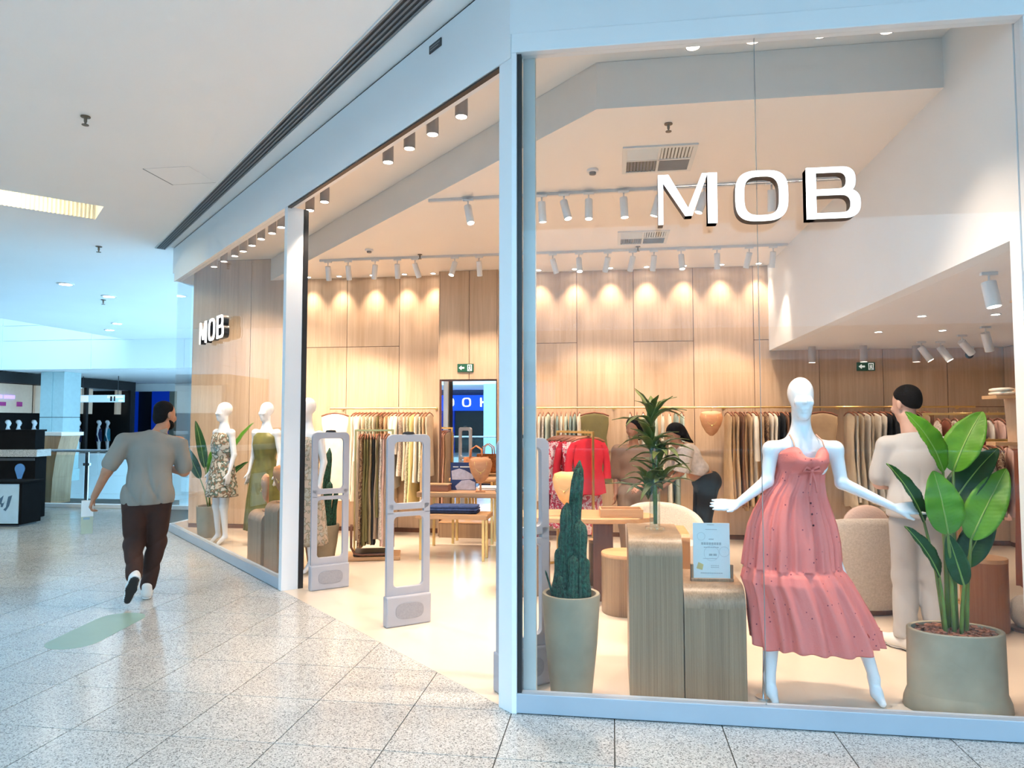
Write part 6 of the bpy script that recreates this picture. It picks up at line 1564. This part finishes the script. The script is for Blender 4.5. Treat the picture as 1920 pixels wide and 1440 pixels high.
# kiosk with granite counter
m_kblack = mat('black_laminate', (0.008,0.008,0.009), 0.85, var=0.1, spec=0.05); m_kblue = mat('pale_blue_sign', (0.38,0.52,0.62), 0.4, var=0.05)
t = thing('kiosk_counter', 'black mall kiosk with a granite counter top and blue pin sign', 'kiosk', (-10.9, 10.35, 0.001), R(8))
obj('body', MB().box(-1.3, 1.37, 0.0, 0.28, 0.0, 1.02), m_kblack, t, bevel=0.005)
obj('worktop', MB().box(-1.33, 1.42, -0.05, 0.32, 1.0201, 1.14), m_gran, t, bevel=0.005)
pin = [(0.085*math.cos(R(a)), 0.82+0.085*math.sin(R(a))) for a in range(-30, 211, 15)] + [(0.0, 0.56)]
pn = MB().plate([(x+1.12, z) for x, z in pin], -0.012, -0.001)
obj('pin_sign', pn, mat('pin_blue', (0.10,0.28,0.60), 0.4, var=0.05), t)
obj('shelf_line', MB().box(0.3, 1.36, -0.014, -0.001, 0.955, 1.0), m_dark, t)
t = thing('display_case', 'black glass-fronted case standing on the granite kiosk counter', 'display case', (-10.9, 10.35, 1.1425), R(8))
obj('body', MB().box(-1.2, 1.34, 0.02, 0.26, 0.0, 0.30), m_kblack, t, bevel=0.004)
obj('lid', MB().box(-1.22, 1.36, 0.0, 0.28, 0.3001, 0.33), m_kblack, t, bevel=0.003)
t = thing('kiosk_cabinet', 'low black cabinet with a pale blue sign panel before the kiosk', 'cabinet', (-9.75, 9.55, 0.001), R(8))
obj('body', MB().box(-0.9, 0.80, 0.0, 0.45, 0.03, 0.66), m_kblack, t, bevel=0.005)
obj('worktop', MB().box(-0.93, 0.83, -0.03, 0.48, 0.6601, 0.69), m_kblack, t, bevel=0.003)
obj('kick', MB().box(-0.85, 0.75, 0.04, 0.42, 0.0, 0.029), m_dark, t)
sg = obj('sign_panel', MB().box(0.30, 0.76, -0.012, -0.0005, 0.05, 0.65), m_kblue, t)
obj('logo', MB().plate([(-0.16,0.30),(-0.02,0.42),(-0.05,0.30),(-0.02,0.30),(0.0,0.33),(-0.03,0.24),(-0.06,0.24),(-0.06,0.28)], -0.0135, -0.0121).plate([(0.02,0.24),(0.05,0.40),(0.11,0.42),(0.07,0.26),(0.02,0.18),(-0.02,0.20)], -0.0135, -0.0121).xf(Matrix.Translation((0.55, 0, 0.06))), mat('logo_navy', (0.03,0.08,0.14), 0.5, var=0.1), sg)

# balustrade along the void
t = thing('balustrade', 'steel and glass balustrade along the edge of the mall void', 'railing', (0, 12.0, 0.001))
xs = [-12.2, -10.98, -9.78, -8.5, -7.25, -6.05]
obj('handrail', MB().tube([(xs[0],0,1.06),(xs[-1],0,1.06)], 0.028, 12), m_chrome, t, True, 50)
obj('kerb', MB().box(xs[0], xs[-1], -0.06, 0.06, 0.0, 0.07), m_ceil, t, bevel=0.004)
for x in xs:
    obj('post', MB().box(x-0.035, x+0.035, -0.012, 0.012, 0.0701, 1.035), m_chrome, t, bevel=0.003)
for a, b in zip(xs, xs[1:]):
    p = obj('glass_panel', MB().box(a+0.05, b-0.05, -0.006, 0.006, 0.11, 0.98), m_railgl, t)
    obj('clip', MB().box(a+0.035, a+0.065, -0.02, 0.02, 0.78, 0.83).box(b-0.065, b-0.035, -0.02, 0.02, 0.78, 0.83), m_chrome, p)

# flared wooden stand
t = thing('wooden_stand', 'flared wooden stand with a white top behind the balustrade', 'stand', (-11.02, 12.60, 0.001))
obj('trunk', MB().loft([[(sx*w*0.5+off, sy*0.25, z) for sx, sy in ((-1,-1),(1,-1),(1,1),(-1,1))] for z, w, off in ((0.0,0.40,0.0),(0.5,0.42,0.01),(0.9,0.50,0.02),(1.15,0.60,0.03),(1.33,0.70,0.03))]), wood('stand_wood', (0.30,0.17,0.08), (0.50,0.32,0.17), 0.5, scale=(20,20,1.2)), t, bevel=0.005)
obj('top', MB().box(-0.36, 0.42, -0.29, 0.29, 1.3301, 1.40), m_paperw, t, bevel=0.004)

# column of the far gallery
m_col = mat('grey_column_metal', (0.42,0.56,0.58), 0.45, var=0.04)
t = thing('column', 'grey-blue metal clad column of the far gallery', 'column', (-18.68, 21.6, 0))
obj('shaft', MB().box(-0.42, 0.0, -0.4, 0.4, 0.0, 1.75), m_col, t)
obj('shaft', MB().box(-0.42, 0.0, -0.4, 0.4, 1.77, 3.295), m_col, t)
obj('shaft', MB().box(0.015, 0.42, -0.36, 0.4, 0.0, 1.75), m_col, t)
obj('shaft', MB().box(0.015, 0.42, -0.36, 0.4, 1.77, 3.295), m_col, t)
obj('core', MB().box(-0.40, 0.40, -0.34, 0.38, 0.0, 3.295), m_dark, t)
for c in t.children: c.location.z = 0.0
obj('foot', MB().box(-0.45, 0.45, -0.43, 0.43, -0.4, -0.0005), m_col, t)

# dark shop along x = -20
m_cream2 = mat('cream_shop_panel', (0.52,0.46,0.37), 0.6, emit=(0.8,0.7,0.55), estr=0.12, var=0.04)
m_shopblk = mat('shop_black', (0.012,0.012,0.013), 0.5, var=0.1)
wsh = thing('sportswear_store', 'dark sportswear shop front with cream panels across the void', 'shop front', (-20.0, 18.0, 0))
obj('back_wall', MB().box(-3.2, -3.0, -2, 9.2, 0, 3.29), m_shopblk, wsh)
obj('header', MB().box(-0.15, 0.0, -2, 9.2, 2.92, 3.28), m_shopblk, wsh)
for y0, y1 in ((-1.6,1.4),(1.55,4.40),(4.54,5.9),(6.0,6.35),(6.59,7.35),(8.72,9.0)):
    obj('panel', MB().box(-0.6, -0.5, y0, y1, 1.92, 2.915), m_cream2, wsh)
for y in (-1.9, 1.43, 4.42, 6.4, 8.9):
    obj('mullion', MB().box(-0.12, 0.0, y, y+0.12, 0, 2.919), m_shopblk, wsh)
obj('end_wall', MB().box(-3.0, -0.01, 9.05, 9.2, 0, 2.919), m_shopblk, wsh)
obj('end_wall', MB().box(-3.0, -0.16, -2.0, -1.9, 0, 3.28), m_shopblk, wsh)
obj('shop_ceiling', MB().box(-3.0, -0.16, -1.89, 9.04, 3.1, 3.28), m_shopblk, wsh)
obj('shop_floor', MB().box(-3.0, 0.0, -1.89, 9.04, -0.35, -0.001), m_shopblk, wsh)
obj('shelf_block', MB().box(-2.4, -0.5, -1.8, 9.0, 0.0, 0.08), m_shopblk, wsh)
m_neon = mat('violet_neon', (0.3,0.2,0.9), 0.5, emit=(0.30,0.22,1.0), estr=1.3, var=0.02)
obj('neon_sign', MB().box(-0.48, -0.44, 2.7, 3.1, 2.40, 2.52).box(-0.48, -0.44, 3.2, 3.6, 2.40, 2.52), m_neon, wsh)
obj('neon_sign', MB().box(-0.48, -0.44, 2.7, 3.25, 2.15, 2.28).box(-0.48, -0.44, 3.72, 3.92, 2.14, 2.30), mat('magenta_neon', (0.25,0.03,0.18), 0.5, emit=(0.5,0.05,0.35), estr=0.12, var=0.02), wsh)
# the blue shop beyond it
m_blue = mat('royal_blue_panel', (0.005,0.02,0.25), 0.4, emit=(0.0,0.03,0.4), estr=0.25, var=0.05)
bs = thing('blue_store', 'royal blue shop front with a black doorway at the end of the gallery', 'shop front', (-17.0, 28.4, 0))
obj('panel', MB().box(-6.5, -3.87, 0, 0.3, 0, 2.95), m_blue, bs)
obj('panel', MB().box(-3.09, -2.25, 0.0, 0.3, 0, 2.95), m_blue, bs)
obj('doorway', MB().box(-3.869, -3.091, 0.2, 0.3, 0, 2.95), m_shopblk, bs)
obj('header', MB().box(-6.5, 3.2, 0.0, 0.3, 2.951, 3.29), m_white, bs)
obj('pier', MB().box(-2.249, -1.9, 0, 0.3, 0, 2.94), mat('grey_pier', (0.17,0.18,0.15), 0.6, var=0.05), bs)
obj('wing', MB().box(-1.89, 10.0, 0, 0.3, 0, 2.949), m_white, bs)
# hanging direction sign
t = thing('hanging_sign', 'pale blue and white direction sign hung over the far gallery', 'sign', (-18.78, 23.6, 2.33), R(2))
obj('board', MB().box(-1.0, 0.95, -0.03, 0.03, 0.0, 0.27), mat('sign_pale_blue', (0.30,0.50,0.66), 0.4, emit=(0.35,0.6,0.8), estr=0.5, var=0.02), t)
obj('white_field', MB().box(-0.98, -0.45, -0.034, -0.0301, 0.02, 0.25).box(0.3, 0.93, -0.034, -0.0301, 0.15, 0.25).box(0.75, 0.93, -0.034, -0.0301, 0.02, 0.10), m_exitw, t)
obj('pictogram', MB().box(0.42, 0.50, -0.036, -0.0341, 0.04, 0.22).box(0.56, 0.62, -0.036, -0.0341, 0.04, 0.22), m_dark, t)
obj('rod', MB().tube([(-0.7,0,0.27),(-0.7,0,0.969)], 0.012, 6).tube([(0.7,0,0.27),(0.7,0,0.969)], 0.012, 6), m_dark, t)
# shop dummies across the void
far_me = stand_body(0.03)
far_me.materials.append(m_mann)
tee_me = {}
def tee(m):
    rings = []
    for z, w, d in ((1.46,0.10,0.08),(1.42,0.20,0.12),(1.2,0.18,0.13),(0.95,0.19,0.135),(0.85,0.195,0.14)):
        rings.append([(w*math.cos(2*math.pi*i/20), d*math.sin(2*math.pi*i/20), z) for i in range(20)])
    return MB().loft(rings, False, False)
FC = {'red': mat('far_red', (0.6,0.02,0.02), 0.8, var=0.1), 'white': mat('far_white', (0.7,0.7,0.66), 0.8, var=0.1), 'black': m_shopblk, 'teal': mat('far_teal', (0.05,0.30,0.42), 0.8, var=0.1), 'navy': mat('far_navy', (0.01,0.015,0.07), 0.8, var=0.1)}
for (y, x, c, lab) in ((3.7,-0.75,'black','far white mannequin in a black top under the violet neon'),(4.14,-0.75,'red','far white mannequin in a red top across the void'),(4.81,-0.75,'white','far white mannequin in a white top beside the grey column'),(6.3,-0.75,'black','far white mannequin in a black top right of the grey column'),(6.95,-0.75,'navy','far white mannequin in a navy and white top below the hanging sign'),(8.06,-0.75,'navy','far white mannequin in a navy top beside the teal one'),(8.55,-0.75,'teal','far white mannequin in a teal top near the blue shop')):
    t = thing('mannequin', lab, 'mannequin', (-20.0+x, 18.0+y, 0.351-0.12), R(-60))
    t.location.z = 0.081; t.scale = (0.86,)*3
    link(bpy.data.objects.new('body', far_me), t)
    obj('top', tee(None), FC[c], t, True)

# behind the walkway: the gallery that the mirror and the glass reflect
struct('wall_rear', MB().box(-30, 20, -17.3, -17.0, -6, 4.2), mat('rear_dark_wall', (0.10,0.10,0.11), 0.6, var=0.1), 'dark shop fronts on the far side behind the walkway', 'wall')
struct('wall_end_blocker', MB().box(20.0, 20.3, -17, YF, -6, 9.0), m_ceil, 'unseen pale wall added to shut out sky light at the walkway end', 'wall')  # added out of view, closes the open right end against sky light
struct('floor_rear', MB().box(-30, 20, -17, -12, -0.4, 0.0), m_gran, 'granite floor of the gallery behind the walkway', 'floor')
struct('ceiling_rear', MB().box(-30, 20, -17, -12, 3.3, 4.2), m_ceil, 'white ceiling edge of the gallery behind the walkway', 'ceiling')
struct('floor_rear_lower', MB().box(-30, 20, -12, -6, -6.2, -6.0), m_gran, 'pale floor of the level below behind the walkway', 'floor')
t = thing('blue_store', 'bright blue shop front with white letters on the gallery behind the walkway', 'shop front', (-7.0, -16.6, 0))
obj('header', MB().box(-4.0, 5.0, -0.38, 0.0, 2.2, 3.0), mat('rear_blue', (0.01,0.04,0.5), 0.4, emit=(0.0,0.06,0.8), estr=0.8, var=0.03), t)
obj('panel', MB().box(-4.0, -1.2, -0.38, -0.05, 0.0, 2.19), m_blue, t)
obj('door_void', MB().box(-1.19, 5.0, -0.38, -0.2, 0.0, 2.19), m_shopblk, t)
for ch, x in (('H',-1.9),('O',-1.2),('O',-0.3),('H',0.6),('O',1.4)):
    obj('letter', glyph(ch, 0.0, 0.03).xf(Matrix.Translation((x,0.035,2.4)) @ Matrix.Rotation(math.pi, 4, 'Z') @ Matrix.Scale(1.7, 4)), m_letter, t)
t = thing('column', 'pale blue column of the gallery behind the walkway', 'column', (-5.3, -11.6, 0))
obj('shaft', MB().box(-0.35, 0.35, -0.35, 0.35, 0.0, 3.295), m_col, t, bevel=0.02)
obj('foot', MB().box(-0.38, 0.38, -0.38, 0.38, -0.4, -0.0005), m_col, t)
t = thing('balustrade', 'steel and glass balustrade on the walkway edge behind the viewer', 'railing', (0, -5.8, 0.001))
obj('handrail', MB().tube([(-14,0,1.06),(10,0,1.06)], 0.028, 10), m_chrome, t, True, 50)
for i in range(13):
    obj('post', MB().box(-14+2*i-0.03, -14+2*i+0.03, -0.012, 0.012, 0.0, 1.035), m_chrome, t)
    if i < 12: obj('glass_panel', MB().box(-13.93+2*i, -12.07+2*i, -0.006, 0.006, 0.08, 0.98), m_railgl, t)
